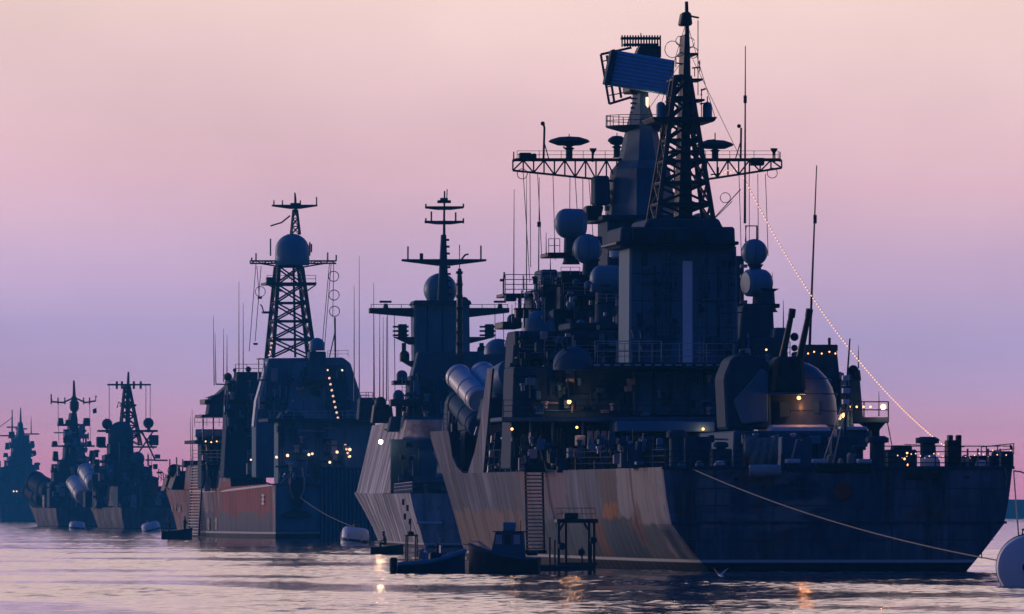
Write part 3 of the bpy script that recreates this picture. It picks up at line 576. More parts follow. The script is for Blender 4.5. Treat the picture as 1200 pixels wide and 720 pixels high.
# search radar: two panels back to back
rd = D.P('radar_panel', 'radar_blue', [(722, 59), (791, 71), (788, 112), (712, 99)], 81.2, .9, None, .06); rd['label'] = 'large blue flat search radar panel tilted at the masthead'
D.P('panel_edge', 'paint_dark', [(717, 58), (724, 59), (716, 100), (708.5, 98)], 81.0, 1.2, rd, .05)
for i in range(9): D.P('panel_slat', 'radar_blue', [(724-i*1.05, 62+i*4.3), (790-i*.33, 73.5+i*4.3), (790-i*.33, 74.6+i*4.3), (724-i*1.05, 63.1+i*4.3)], 81.12, .2, rd)
fr = [((704, 64), (714, 122)), ((719, 58), (728, 115)), ((704, 64), (740, 56)), ((714, 122), (740, 114)), ((709, 92), (736, 86)), ((711, 65), (720, 121))]
for a1, b1 in fr: D.strut('rear_panel_frame', 'black', (a1[0], a1[1], 86.5), (b1[0], b1[1], 86.5), 1.5, rd)
for i in range(5): D.strut('rear_panel_frame', 'black', (706+i*2, 72+i*10, 86.5), (722+i*2, 69+i*10, 86.5), .7, rd)
D.B('radar_yoke', 'black', 738, 764, 96, 108, 82.5, 3.5, rd, .1)
ifb = D.B('identification_antenna', 'black', 728, 774, 43.5, 46.5, 83, .4, rd, .02); D.B('antenna_row', 'black', 731, 772, 51, 54, 83, .4, rd, .02)
for i in range(15): D.B('antenna_tooth', 'black', 728.5+i*3.2, 729.9+i*3.2, 41.5, 55, 83.05, .2, ifb, 0)
D.B('antenna_support', 'black', 744, 775, 54, 68, 83, 1.5, rd, .05, (6, 0)); D.strut('antenna_pin', 'black', (751, 44, 83), (751, 39, 83), .7, rd)
ml = D.B('floodlight', 'pale', 757, 760, 114, 126, 82.6, .3, fm, .03)
pl = bpy.data.lights.new('mast_lamp_light', 'POINT'); pl.energy = 14; pl.color = (1, .62, .4); pl.shadow_soft_size = .1
plo = bpy.data.objects.new('mast_lamp_light', pl); col.objects.link(plo); plo.parent = R; plo.location = D.p(763, 118, 81.5)
# trussed yards
def truss(S, name, mat, x0, x1, yt, yb0, yb1, u, nb, r=1.3, parent=None, du=1.2):
    tr_ = empty(name, (0, 0, 0)); tr_.parent = S.par(parent)
    for uu in (u, u+du):
        S.strut('chord', mat, (x0, yt, uu), (x1, yt, uu), r, tr_); S.strut('chord', mat, (x0, yb0, uu), (x1, yb1, uu), r*.9, tr_)
        for i in range(nb):
            t0, t1 = i/nb, (i+1)/nb; xa, xb = x0+(x1-x0)*t0, x0+(x1-x0)*t1; ya, yb = yb0+(yb1-yb0)*t0, yb0+(yb1-yb0)*t1
            S.strut('brace', mat, (xa, yt, uu), (xa, ya, uu), r*.6, tr_, 4)
            S.strut('brace', mat, *(((xa, ya, uu), (xb, yt, uu)) if i % 2 == 0 else ((xa, yt, uu), (xb, yb, uu))), r*.6, tr_, 4)
    return tr_
ya = truss(D, 'yard', 'black', 601, 735, 188, 200, 214, 84, 11, 1.5, fm); D.B('yard_walkway', 'black', 604, 735, 185.5, 188, 83.8, 1.8, ya, .02)
yb = truss(D, 'yard', 'black', 916, 765, 188, 197, 220, 84, 12, 1.5, fm); D.B('yard_walkway', 'black', 765, 914, 185.5, 188, 83.8, 1.8, yb, .02)
D.rail('black', [(606, 186, 84), (735, 186, 84)], 9, rows=2, r=.6, parent=ya); D.rail('black', [(770, 186, 84), (912, 186, 84)], 9, rows=2, r=.6, parent=yb)
def dish(x, y, rw, ped, u, par):
    d_ = D.Lz('dish_antenna', 'paint_dark', x, y, u, [(.1, -5), (rw*.55, -4.6), (rw*.96, -1), (rw, 0), (rw*.9, 2.2), (rw*.5, 5.2), (.1, 6)], par, 24)
    D.Lz('dish_pedestal', 'paint_dark', x, y+ped, u, [(5.5, 0), (4, 1.5), (4, ped*.55), (6.5, ped*.62), (3, ped*.72), (8, ped*.8), (8, ped*.83)], d_, 12)
    D.strut('dish_pin', 'black', (x, y-6, u), (x, y-9, u), .6, d_)
dish(667, 166, 24.5, 22, 84, ya); dish(723, 165, 11, 20, 88, fm); dish(838, 170, 22, 18, 84, yb)
D.strut('pedestal_strut', 'black', (660, 172, 84), (666, 178, 84), .9, ya)
for x0, x1, y0, par in ((609, 623, 179, ya), (623, 629, 180, ya), (880, 896, 185, yb)): D.B('antenna_box', 'black', x0, x1, y0, y0+9, 84.1, .8, par, .06)
D.T('camera_post', 'black', [(637, 186, 84), (638, 150, 84), (637, 146, 84)], 1.4, 6, ya); D.ball('camera_head', 'black', 636, 145, 84, 2.6, ya); D.strut('post_stay', 'black', (643, 186, 84), (638, 168, 84), .7, ya)
D.T('camera_post', 'black', [(868, 186, 84), (868.5, 150, 84)], 1.3, 6, yb); D.ball('camera_head', 'black', 866, 148, 84, 2.4, yb); D.strut('post_stay', 'black', (862, 186, 84), (868, 166, 84), .7, yb)
for x in (694, 695, 906, 908, 602, 914):
    D.strut('aerial_post', 'black', (x, 190, 84), (x, 178, 84), .9, ya if x < 750 else yb)
for x, par in ((695, ya), (907, yb)): D.Lz('bell_aerial', 'black', x, 182, 84, [(1, 0), (1.4, 2), (4.4, 7), (4.4, 8)], par, 10)
for x in (613, 621, 630, 648, 668, 674, 683, 690): D.strut('signal_halyard', 'black', (x, 200+(x-601)*.1, 84), (x+random.uniform(-2, 8), 318+random.uniform(-20, 20), 82), .42, ya, 4)
for x in (878, 888, 897, 866): D.strut('signal_halyard', 'black', (x, 204, 84), (x+random.uniform(-3, 4), 300, 78), .4, yb, 4)
D.B('halyard_block', 'black', 630, 634, 260, 266, 83, .3, ya, .02)
for x, y in ((850, 232), (612, 204), (905, 203)): D.T('wire_loop', 'black', [(x+6*math.cos(a_*.5), y+6*math.sin(a_*.5), 84) for a_ in range(14)], .45, 4, yb if x > 700 else ya)
D.strut('yard_stay', 'black', (831, 262, 84), (868, 222, 84), .6, yb); D.strut('yard_stay', 'black', (828, 266, 84), (858, 236, 84), .5, yb)
for i in range(9): D.lamp(836+i*3.4, 206-(i % 3)*1.5-i*.6, 83.6, 1.0, 'bulb', yb)
D.whip(873, 262, 873.5, 54, 80, 1.6); D.B('whip_tuner', 'black', 871.8, 875.2, 112, 121, 79.9, .2, None, 0); D.T('whip_frame', 'black', [(874, 284, 78), (874, 265, 78), (887, 265, 78), (887, 284, 78)], 1.2, 5)
D.whip(948, 430, 957, 194, 62, 1.9); D.B('whip_tuner', 'black', 953.6, 957.2, 252, 262, 61.9, .2, None, 0)
D.whip(602, 345, 602.5, 222, 84, .9); D.whip(617, 345, 617, 205, 86, .8); D.whip(631, 345, 632, 208, 88, 1.0)
# box antennas on the tower's left
D.B('antenna_box', 'paint_dark', 697, 716, 206, 240, 82, 2, fm, .1, (0, 2)); D.B('antenna_box', 'black', 687, 704, 241, 258, 82, 1.5, fm, .1, (0, -4)); D.B('antenna_arm', 'black', 700, 722, 252, 257, 82, 1, fm, .04)
for i in range(10): D.B('trunk_plate', 'pole', 709+(i % 2)*2, 715+(i % 2)*1.5, 222+i*9.5, 228+i*9.5, 84, .6, None, .03)
# fire-control directors and radomes, port side
def director(x, y, r, ln, az, u, ped, pw, el=0, mat='radome'):
    d_ = D.drum('director', mat, x, y, u, r, ln, az, el)
    D.Lz('director_pedestal', 'paint_dark', x+ln*.1, y+ped, u, [(pw*1.2, 0), (pw, 4), (pw*.9, ped-r*.6), (pw*1.3, ped-r*.4)], d_, 12); return d_
director(665, 262, 17.5, 42, -72, 76, 48, 9); D.rail('pole', [(643, 296, 75), (656, 296, 75)], 16, rows=2, r=.8); D.B('director_platform', 'black', 642, 690, 296, 301, 75, 4, None, .04)
b_ = D.ball('radome', 'radome', 688, 292, 74, 17.5); D.Lz('radome_pedestal', 'paint_dark', 692, 322, 74, [(10, 0), (9, 14), (12, 18)], b_, 12); D.B('radome_bracket', 'paint_dark', 690, 706, 277, 290, 74, 1.5, b_, .06)
director(706, 328, 17, 46, -78, 71, 52, 14); D.B('director_platform', 'paint_dark', 668, 736, 378, 386, 70, 6, None, .06)
D.B('tower_house', 'paint_dark', 655, 742, 318, 434, 79, 4, None, .1, (2, 2)); D.B('signal_platform_house', 'paint', 620, 668, 340, 436, 82, 3.5, None, .08, (2, 2))
D.B('tower_cab', 'paint', 634, 656, 316, 342, 81.5, 4, None, .08, (1, 3)); D.Lz('search_light', 'paint_pale', 722, 303, 70, [(4, 0), (8, 2), (8, 9), (5, 11)], None, 14)
D.B('lookout_platform', 'black', 590, 634, 344, 348, 82, 4, None, .03); D.rail('pole', [(592, 345, 82), (634, 345, 82)], 23, rows=4, r=1.0); D.strut('platform_post', 'black', (609, 346, 83), (609, 378, 83), 2.2)
D.T('lookout_post', 'black', [(590, 345, 82), (590, 330, 82), (591, 319, 82)], 1.1, 5); D.B('vane', 'black', 586, 590, 327, 330, 82, .2, None, .0)
D.dome('radome', 'radome', 631, 400, 78, 20, 16, 20); D.B('radome_cab', 'paint_dark', 645, 676, 362, 402, 79, 3, None, .1, (4, 2)); D.B('radome_platform', 'black', 606, 672, 400, 406, 77.5, 5, None, .04)
D.B('bridge_wing', 'black', 589, 612, 377, 385, 80, 4, None, .05); D.dome('wing_repeater', 'paint', 601, 378, 81, 7, 3, 7)
D.dome('radome', 'radome', 584, 416, 92, 17, 4, 15); D.drum('director', 'radome', 592, 447, 88, 22, 40, -30, -20); D.Lz('director_pedestal', 'paint_dark', 592, 492, 88, [(14, 0), (13, 20), (17, 32)], None, 14); D.B('gun_platform', 'paint_dark', 566, 622, 466, 492, 86, 4, None, .1, (6, 2))
D.B('searchlight_post', 'paint_pale', 592, 598, 400, 404, 80, .4, None, .02)
D.fittings(622, 735, 325, 384, 79, 60, 11, smin=3, smax=9); D.fittings(604, 735, 392, 430, 61.8, 60, 12); D.fittings(596, 700, 400, 470, 60, 44, 13, smin=4, smax=12)
for x, y in ((612, 396), (668, 348), (691, 352), (692, 372), (708, 366), (722, 352), (719, 371), (700, 381)): D.B('sidelight_box', 'pole', x, x+3.2, y, y+4.5+(x % 3), 69.6, .4, None, .02)
rng_ = random.Random(77)
for i in range(46):
    x = rng_.uniform(598, 738); y = rng_.uniform(318, 428); u = rng_.uniform(60, 78)
    if y < 345 and x < 640: continue
    t_ = rng_.random()
    if t_ < .3: D.ball('sensor_ball', rng_.choice(('radome', 'paint_light', 'paint_dark')), x, y, u, rng_.uniform(2.5, 5.5), None, 1, 12, 7)
    elif t_ < .6: D.B('equipment_box', rng_.choice(('paint', 'paint_dark', 'paint_light', 'black')), x-rng_.uniform(3, 8), x+rng_.uniform(3, 8), y-rng_.uniform(3, 8), y+rng_.uniform(3, 7), u, 1, None, .06)
    elif t_ < .8: D.strut('deck_stanchion', rng_.choice(('black', 'pole', 'paint_dark')), (x, y+14, u), (x+rng_.uniform(-3, 3), y-14, u), rng_.uniform(.7, 1.4))
    else: D.rail('pole', [(x-10, y, u), (x+12, y, u)], 9, rows=2, r=.6); D.B('catwalk', 'black', x-10, x+12, y, y+2, u, 1, None, .02)
for x, y0 in ((600, 378), (614, 340), (640, 300), (645, 316), (672, 300), (712, 300), (868, 356), (905, 352), (918, 384), (1006, 432), (1030, 488)): D.whip(x, y0, x, y0-rng_.uniform(14, 34), 70 if x < 950 else 49, .8)
for i in range(26):
    x = rng_.uniform(785, 1180); h_ = rng_.uniform(6, 20); w_ = rng_.uniform(4, 12)
    D.B('deck_gear', rng_.choice(('paint', 'paint_dark', 'black', 'paint_light', 'canvas')), x-w_/2, x+w_/2, 549-h_, 549, rng_.uniform(1.2, 6), .8, None, .08, (w_*.2, w_*.2))
for x in (1134, 1146, 1158, 1172): D.strut('rail_post', 'pole', (x, 549, .6), (x, 526, .6), 1.3)
# canvas-hooded gun and raft racks on the 02 deck
hd = D.dome('hooded_gun', 'paint', 672, 434, 44.5, 24, 6, 22, None, 20); D.T('gun_tube', 'paint_dark', [(664, 412, 44), (660, 400, 43.5), (666, 391, 43.4)], 2, 8, hd); D.B('hood_light', 'pole', 663, 669, 391, 395, 43.2, .3, hd, .02)
D.T('hood_rim', 'pole', [(650, 430, 43.3), (655, 420, 43.3), (664, 412, 43.3)], 1.1, 5, hd)
# missile tubes, port side forward
ml_ = empty('missile_launcher', (0, 0, 0)); ml_.parent = R
def tube(x, y, r, ln, mat, u, par, az=-9, el=13):
    d_ = Vector((math.sin(math.radians(az))*math.cos(math.radians(el)), math.cos(math.radians(az))*math.cos(math.radians(el)), math.sin(math.radians(el))))
    k = D.k(u); c_ = D.p(x, y, u); rr = r/k
    t_ = MB().lathe(c_, [(.05, 0), (rr*.9, 0), (rr, .15), (rr, .5), (rr*1.06, .52), (rr*1.06, .75), (rr, .77), (rr, ln*.45), (rr*1.06, ln*.455), (rr*1.06, ln*.48), (rr, ln*.485), (rr, ln-.4), (rr*1.08, ln-.38), (rr*1.08, ln), (.05, ln)], d_, 24).build('missile_tube', mat, par, True)
    return t_
for dx, dy, mt in ((0, 0, 'white'), (28, -3, 'paint_pale'), (0, 30, 'paint'), (28, 27, 'paint_dark')): tube(562+dx, 470+dy, 14.5, 4.4, mt, 97, ml_, -12, 20)  # upper tubes paler, lower ones darker: light from above put into the paint
D.B('launcher_cradle', 'paint_dark', 548, 592, 478, 505, 99, 6, ml_, .1)
# bulwarks and posts at the forward break of the port side
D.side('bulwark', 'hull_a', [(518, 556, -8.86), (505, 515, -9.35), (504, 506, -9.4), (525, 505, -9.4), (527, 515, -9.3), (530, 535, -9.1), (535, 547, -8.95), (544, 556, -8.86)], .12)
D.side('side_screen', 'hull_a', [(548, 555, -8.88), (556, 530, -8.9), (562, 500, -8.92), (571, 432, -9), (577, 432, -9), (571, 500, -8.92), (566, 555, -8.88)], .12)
D.T('boat_crane_post', 'pole', [(573, 555, 90), (579, 500, 90)], 2.6, 8); D.P('crane_bracket', 'pole', [(556, 510), (559, 500), (586, 497), (588, 505), (566, 511)], 89.8, .5, None, .03)
D.B('forward_superstructure', 'paint_dark', 519, 600, 468, 556, 112, 4, None, .1, (10, 4)); D.fittings(522, 575, 480, 552, 111.8, 30, 16); D.B('forward_house', 'paint_dark', 545, 640, 505, 552, 100, 3, None, .1); D.fittings(575, 640, 515, 550, 88, 22, 15); D.rail('pole', [(566, 553, 86), (612, 553, 76)], 25, rows=3, r=1.1)
# starboard side tiers
D.B('starboard_house', 'paint_dark', 862, 930, 396, 505, 50, 20, None, .1, (6, 8)); D.B('magazine_house', 'paint_dark', 866, 908, 358, 400, 60, 8, None, .1, (4, 2)); director(891, 332, 16.5, 40, 70, 70, 34, 14)
b_ = D.ball('radome', 'radome', 884, 296, 72, 15.5); D.Lz('radome_pedestal', 'paint_dark', 885, 330, 72, [(8, 0), (7, 16), (10, 20)], b_, 12)
D.B('director_platform', 'paint_dark', 862, 872, 300, 360, 73, 2, None, .05); D.B('director_platform', 'black', 862, 914, 356, 361, 69, 5, None, .04)
for y in (310, 322, 352): D.B('sidelight_box', 'pole', 868, 876, y, y+4, 70.5, .4, None, .03)
D.B('gun_tub', 'paint', 906, 924, 384, 400, 58, 4, None, .1, (2, 2)); D.ball('lookout_sight', 'black', 931, 395, 58, 5, None); D.ball('lookout_sight', 'black', 931, 408, 58, 4, None); D.lamp(898, 410, 49.5, 1.8, 'pale'); D.lamp(926, 423, 49.5, 1.6, 'warm')
D.B('decoy_launcher', 'black', 944, 982, 404, 412, 44, 3, None, .05); D.B('decoy_house', 'paint_dark', 942, 984, 411, 440, 44, 5, None, .08, (0, 3)); D.B('decoy_mount', 'paint_dark', 955, 1002, 436, 505, 43, 8, None, .1, (8, 14)); D.strut('decoy_post', 'black', (972, 405, 45), (972, 396, 45), 1.8)
for x in (947, 954, 963, 972, 979): D.lamp(x, 412.5+(x % 2)*2, 43.6, 1.3, 'warm')
D.B('sponson_house', 'paint_dark', 996, 1012, 444, 492, 48, 4, None, .1, (2, 4)); D.B('optical_sight', 'black', 996, 1010, 432, 448, 48.5, 2, None, .12, (3, 2)); D.ball('sight_head', 'black', 1000, 434, 49, 6)
sp_ = D.B('sponson', 'paint_dark', 978, 1042, 489, 496, 47, 4, None, .05); D.P('sponson_bracket', 'black', [(1010, 496), (1038, 496), (1031, 504), (1031, 515), (1022, 515), (1022, 504)], 48, 1.4, sp_, .05)
D.rail('black', [(984, 490, 47.2), (1041, 490, 47.2), (1041, 490, 51)], 19, rows=2, r=1.5, parent=sp_)
for x in (996, 1004, 1012, 1020): D.lamp(x, 477, 47, 1.7, 'warm', sp_)
D.lamp(1035, 477, 46.8, 5, 'pale', sp_, 40); D.lamp(989, 487, 42.5, 4, 'warm', sp_, 30); D.lamp(979, 475, 42.5, 1.8, 'pale', sp_)
D.strut('sponson_stay', 'black', (1040, 496, 48), (1046, 526, 48), .6, sp_); D.fittings(945, 1000, 440, 500, 42.8, 46, 21, smin=3, smax=9); D.fittings(866, 925, 400, 430, 49.8, 14, 22, smin=3, smax=8); D.fittings(860, 1000, 512, 546, 11.8, 40, 23); D.fittings(700, 850, 512, 546, 8, 40, 24, smin=4, smax=12)
D.B('starboard_tub', 'paint', 1000, 1020, 505, 520, 30, 3, None, .1)
# deck-edge garland lamps at the stern
for i in range(26):
    x = 1052+i*5.3; 
    if not 1108 < x < 1130: D.lamp(x, 534+2.5*math.sin(i*1.3)-(8 if x > 1160 else 0)*((i % 2)), .5, 1.15, 'bulb')
for x, y in ((1063, 534), (1060, 541), (1064, 548)): D.lamp(x, y-3, 3, 1.8, 'warm')
# accommodation ladder on the port side
al = empty('accommodation_ladder', (0, 0, 0)); al.parent = R
ul = D.pside(637, 600, -9.1).y
z0, z1 = D.z(645, ul), D.z(551, ul)
pA, pB = D.p(617, 645, ul), D.p(637, 645, ul)
for xx in (pA.x, pB.x): MB().tube([(xx, ul-.3, z0), (xx, ul+.6, z1)], .07, 6).build('ladder_rail', 'black', al, True)
rung = MB().box(pA.x, pB.x, -.16, .16, -.035, .035).build('step', 'pole', al)
nr = 22
for i in range(nr):
    t_ = (i+.5)/nr; o = rung if i == 0 else link_copy(rung, al); o.location = (0, ul-.3+.9*t_, z0+(z1-z0)*t_)
D.B('ladder_platform', 'black', 612, 641, 645, 649, ul-.8, 1.6, al, .03); D.B('ladder_head', 'black', 614, 640, 549, 553, ul, 1.2, al, .03)

# ================================================================ corvette (stealthy, second in line)
M['hull_b'] = hull_mat('corvette side paint', (0.24, 0.245, 0.29), (0.40, 0.39, 0.43), (0.16, 0.11, 0.09), 0.07, 0.25)
C = Ship('corvette', 572, 742, 4.0)
tag(C.root, 'sleek corvette with enclosed mast and a single radome, partly hidden behind the nearest destroyer', 'warship')
loft_hull(C, [(0, [(6.3, 4.4), (6.0, 3), (5.5, 1.5), (5.1, 0), (4.4, -1)]), (30, [(6.5, 4.4), (6.1, 3), (5.6, 1.5), (5.2, 0), (4.4, -1)]),
              (60, [(6.6, 4.5), (6.0, 3), (5.4, 1.5), (4.9, 0), (4.2, -1)]), (82, [(6.5, 4.6), (5.6, 3), (4.8, 1.5), (4.2, 0), (3.5, -1)]),
              (98, [(4.2, 5.6), (3.2, 3.4), (2.5, 1.6), (2.0, 0), (1.5, -1)]), (108, [(.3, 6.6), (.25, 4), (.2, 2), (.15, 0), (.1, -1)])], 'hull', 'hull_b', 'deck')
def slab(S, name, mat, u0, u1, hb0, hb1, z0, z1, rake=0.0, parent=None, hbf=None):     # superstructure with sides sloping inward
    hf = hbf or (hb0, hb1)
    vs = [(-hb0, u0, z0), (hb0, u0, z0), (hb1, u0+rake, z1), (-hb1, u0+rake, z1), (-hf[0], u1, z0), (hf[0], u1, z0), (hf[1], u1-rake, z1), (-hf[1], u1-rake, z1)]
    return MB().add(vs, [(0, 1, 2, 3), (7, 6, 5, 4), (0, 4, 5, 1), (1, 5, 6, 2), (2, 6, 7, 3), (3, 7, 4, 0)]).build(name, mat, S.par(parent), False, .05)
slab(C, 'superstructure_side', 'hull_b', 26, 80, 6.42, 5.0, 4.42, 10.6, .4)
C.B('hangar_face', 'paint_dark', 458, 640, 515, 577, 25.4, .8, None, .05); C.B('hangar_door', 'paint', 490, 600, 522, 574, 25.1, .4, None, .05)
C.rail('pole', [(483, 577, .4), (462, 579, 24)], 12, rows=3, r=.9); C.B('deck_edge', 'paint', 484, 640, 560, 566, 24.5, 1, None, .03); C.B('stern_ledge', 'paint_pale', 488, 518, 611.5, 614, -.15, .3, None, .02)
for x0, y0 in ((471, 585), (476, 592), (473, 602), (479, 608)): C.B('stern_rung', 'black', x0, x0+3, y0, y0+7, -.1, .2, None, 0)
C.B('flight_deck_house', 'paint_dark', 470, 640, 488, 520, 30, 6, None, .1, (3, 0)); C.B('upper_house', 'paint_dark', 476, 610, 440, 492, 42, 6, None, .1, (6, 4)); C.B('mast_foot', 'paint', 482, 600, 412, 446, 47, 5, None, .1, (8, 8))
mk = C.B('enclosed_mast', 'paint_light', 486, 551, 354, 430, 50, 5, None, .15, (-1, 1)); mk['label'] = 'tall enclosed slab mast carrying yards'
for x in (500, 518, 535): C.B('mast_panel', 'paint_dark', x, x+1.5, 358, 428, 49.92, .15, mk, 0)
C.P('mast_lip', 'paint_dark', [(484, 357), (553, 357), (551, 352), (486, 352)], 49.5, 6, mk, .04)
ball = C.ball('radome', 'radome', 516, 340, 54, 19.5); C.Lz('radome_base', 'paint_dark', 516, 357, 54, [(15, 0), (15, 6)], ball, 16)
pm = C.P('pole_mast', 'paint_dark', [(513, 360), (517.5, 275), (523, 275), (526.5, 360)], 50.5, 1.2, None, .05)
C.T('pole_top', 'black', [(520.5, 277, 51), (520.5, 255, 51), (521, 224, 51)], 1.9, 6, pm, 1.0); C.T('aerial', 'black', [(523.5, 236, 51), (524, 222, 51)], .6, 4, pm)
C.B('cap_box', 'black', 516, 525, 232, 238, 50.7, .6, pm, .05)
def yard(x0, x1, y, th, u=50.6, tp=0): return C.P('yard', 'black', [(x0, y-1.2), (x1, y-1.2), (x1, y+1.2), ((x0+x1)/2+8, y+th), ((x0+x1)/2-8, y+th), (x0, y+1.2)], u, .8, pm, .02)
yard(471, 570, 305, 6.5); yard(498, 543, 260, 3); yard(498.5, 543.5, 243, 3); yard(513, 528.5, 236, 2)
for x, y0, y1 in ((478, 305, 289), (563.5, 305, 288), (505.5, 260, 248), (534, 260, 249), (499, 243, 239), (543, 243, 239), (499, 262, 256), (543, 262, 256)): C.strut('yard_aerial', 'black', (x, y0, 51), (x, y1, 51), 1.1, pm)
C.B('yard_box', 'black', 492, 496, 297, 304, 50.8, .4, pm, .02); C.T('vane', 'black', [(541, 304, 51), (545, 299, 51), (549, 298, 51)], 1.1, 5, pm); C.strut('aerial', 'black', (538.5, 318, 51), (538.5, 287, 51), .6, pm)
for i in range(10): C.B('mast_step', 'black', 522+i*.35, 526.5+i*.35, 280+i*8, 282.5+i*8, 50.3, .3, pm, 0)
p2 = C.T('after_pole', 'black', [(538.5, 470, 46), (538.5, 330, 46), (538.5, 315, 46)], 4.5, 8, None, 2.2)
for i in range(9): C.B('pole_collar', 'black', 534.8, 542.4, 318+i*14, 321+i*14, 45.6, .8, p2, 0)
C.dome('antenna_dome', 'paint_dark', 544, 370, 52, 6, 14, 8)
for s_, x0, x1 in ((0, 433, 490), (1, 548, 597)):
    pts = [(x0, 361), (x1, 361), (x1, 372), (x0, 367)] if s_ == 0 else [(x0, 361), (x1, 361), (x1, 366.5), (x0, 372)]
    w_ = C.P('main_yard', 'black', pts, 51, 1.5, mk, .04); C.rail('black', [(x0+2, 361, 51.2), (x1-2, 361, 51.2)], 4, rows=1, r=.7, parent=w_)
    xx = 452 if s_ == 0 else 586
    C.T('yard_sensor', 'black', [(xx, 361, 51.5), (xx, 356, 51.5)], 3.4, 8, w_, 2); C.B('sensor_bar', 'black', xx-7, xx+7, 352.5, 355, 51.3, .5, w_, .02)
for sgn, cx_ in ((-1, 470), (1, 572)):
    for y in (382, 387, 392): C.B('sponson_fin', 'black', cx_-9, cx_+9, y, y+2, 50, 1.2, mk, .01)
    C.B('sponson_box', 'black', cx_-3, cx_+7, 380, 396, 50.2, 1.2, mk, .05)
    C.P('sponson_arm', 'black', [(cx_-9 if sgn < 0 else 545, 395), (490 if sgn < 0 else cx_+9, 395), (490 if sgn < 0 else cx_+6, 404 if sgn < 0 else 396), (480 if sgn < 0 else 545, 404)], 50.2, 1, mk, .02)
    C.P('lower_arm', 'black', [(470, 423), (490, 423), (490, 434), (478, 428)] if sgn < 0 else [(548, 416), (568, 416), (560, 423), (548, 428)], 50.4, 1, mk, .02)
    C.dome('optical_ball', 'black', 474 if sgn < 0 else 565, 424 if sgn < 0 else 418, 51, 6, 8, 5, mk, 10); C.B('optical_post', 'black', 471 if sgn < 0 else 562, 476 if sgn < 0 else 567, 402, 416, 51, .5, mk, .04)
C.T('strut', 'pole', [(500, 472, 46), (509, 420, 49)], 1.0, 5, mk)
C.dome('radome', 'paint', 471, 450, 44, 6.5, 10, 6); C.B('radome_platform', 'black', 461, 490, 446, 451, 43, 3, None, .04); C.dome('radome', 'paint', 467, 474, 40, 6.5, 10, 7); C.B('radome_platform', 'black', 458, 496, 468, 476, 39, 3, None, .05)
C.ball('director', 'black', 446, 472, 52, 7); C.B('director_base', 'black', 436, 462, 474, 496, 52, 3, None, .08, (3, 3)); C.rail('pole', [(421, 468, 60), (437, 468, 60)], 8, rows=2, r=.8)
C.B('bridge_wing', 'paint_dark', 420, 442, 466, 492, 62, 4, None, .1, (2, 0)); C.B('gun_tub', 'paint_dark', 455, 500, 488, 506, 34, 3, None, .1, (4, 4))
for x, y0, y1 in ((415, 470, 335), (438, 470, 332), (445, 470, 368), (449, 470, 372), (453, 470, 372)): C.whip(x, y0, x, y1, 56, .8)
for x in (438, 454, 462, 580, 590): C.strut('halyard', 'black', (x, 366, 51), (x+1, 470, 51), .4, mk, 4)
C.fittings(465, 540, 442, 510, 41.5, 56, 31, smin=3, smax=8); C.fittings(470, 530, 520, 575, 25, 14, 32, smin=3, smax=8)
fl = C.lamp(446, 518, 24.5, 3.4, 'flood'); 
pl = bpy.data.lights.new('flood_lamp_light', 'POINT'); pl.energy = 90; pl.color = (1, .6, .32); pl.shadow_soft_size = .15
plo = bpy.data.objects.new('flood_lamp_light', pl); col.objects.link(plo); plo.parent = C.root; plo.location = C.p(444, 520, 23.8)

# ================================================================ landing ship
M['hull_c'] = hull_mat('landing ship side paint', (0.14, 0.13, 0.15), (0.25, 0.2, 0.21), (0.28, 0.045, 0.03), 0.19, 0.5, patches=((2, 40, 2.9, 6.3, (0.30, 0.06, 0.05), True), (2, 70, 0.5, 2.9, (0.09, 0.10, 0.13), True), (70, 100, .6, 6, (0.3, 0.2, 0.2), True)), sw=.2, rustband=(2.4, 6.2))
A = Ship('landing_ship', 403, 1000, 10.3)
tag(A.root, 'landing ship with rust-streaked side, broad raked superstructure and domed lattice tower', 'warship')
loft_hull(A, [(0, [(7.5, 6.0), (7.5, 4.2), (7.5, 2.4), (7.5, 0), (7.2, -1)]), (40, [(7.7, 5.6), (7.6, 4), (7.6, 2.2), (7.5, 0), (7.2, -1)]), (66, [(7.6, 5.4), (7.5, 4), (7.3, 2.2), (7.1, 0), (6.8, -1)]),
              (84, [(7.2, 5.5), (6.8, 4), (6.4, 2.2), (6.0, 0), (5.6, -1)]), (93, [(6.5, 6.2), (5.8, 4.2), (5.2, 2.3), (4.6, 0), (4, -1)]), (98, [(5.2, 7.0), (4.4, 4.6), (3.8, 2.5), (3.2, 0), (2.6, -1)]), (108, [(.5, 7.8), (.4, 5), (.3, 3), (.25, 0), (.2, -1)])], 'hull', 'hull_c', 'deck')
A.side('bulwark_house', 'hull_c', [(216, 574, -7.5), (218, 546, -7.2), (267, 543, -7.2), (271, 572, -7.6)], .15)
for i in range(9): A.side('scupper', 'black', [(239+i*3.3, 555, -7.45), (239+i*3.3, 552, -7.42), (241+i*3.3, 552, -7.42), (241+i*3.3, 555, -7.45)], .02)
A.side('gunwale', 'pole', [(222, 577, -7.62), (222, 574.5, -7.6), (262, 574, -7.66), (320, 567.5, -7.6), (320, 569.5, -7.62), (262, 576.5, -7.68)], .1)
for i, y in enumerate((580, 585, 590)): A.side('draught_mark', 'white', [(306, y+1, -7.66), (306, y, -7.66), (310, y, -7.66), (310, y+1, -7.66)], .03)
A.side('draught_mark', 'white', [(307.6, 592, -7.66), (307.6, 579, -7.66), (308.6, 579, -7.66), (308.6, 592, -7.66)], .03)
for x, y in ((201, 594), (204.5, 594), (209, 595)): A.side('hull_marking', 'black', [(x, y+5, -7.2), (x, y-3, -7.3), (x+1.6, y-3, -7.3), (x+1.6, y+5, -7.2)], .04)
for x in (244, 253): A.side('overboard_pipe', 'black', [(x-1, 621, -7.55), (x-1, 607, -7.6), (x+1.4, 607, -7.6), (x+1.4, 621, -7.55)], .08)
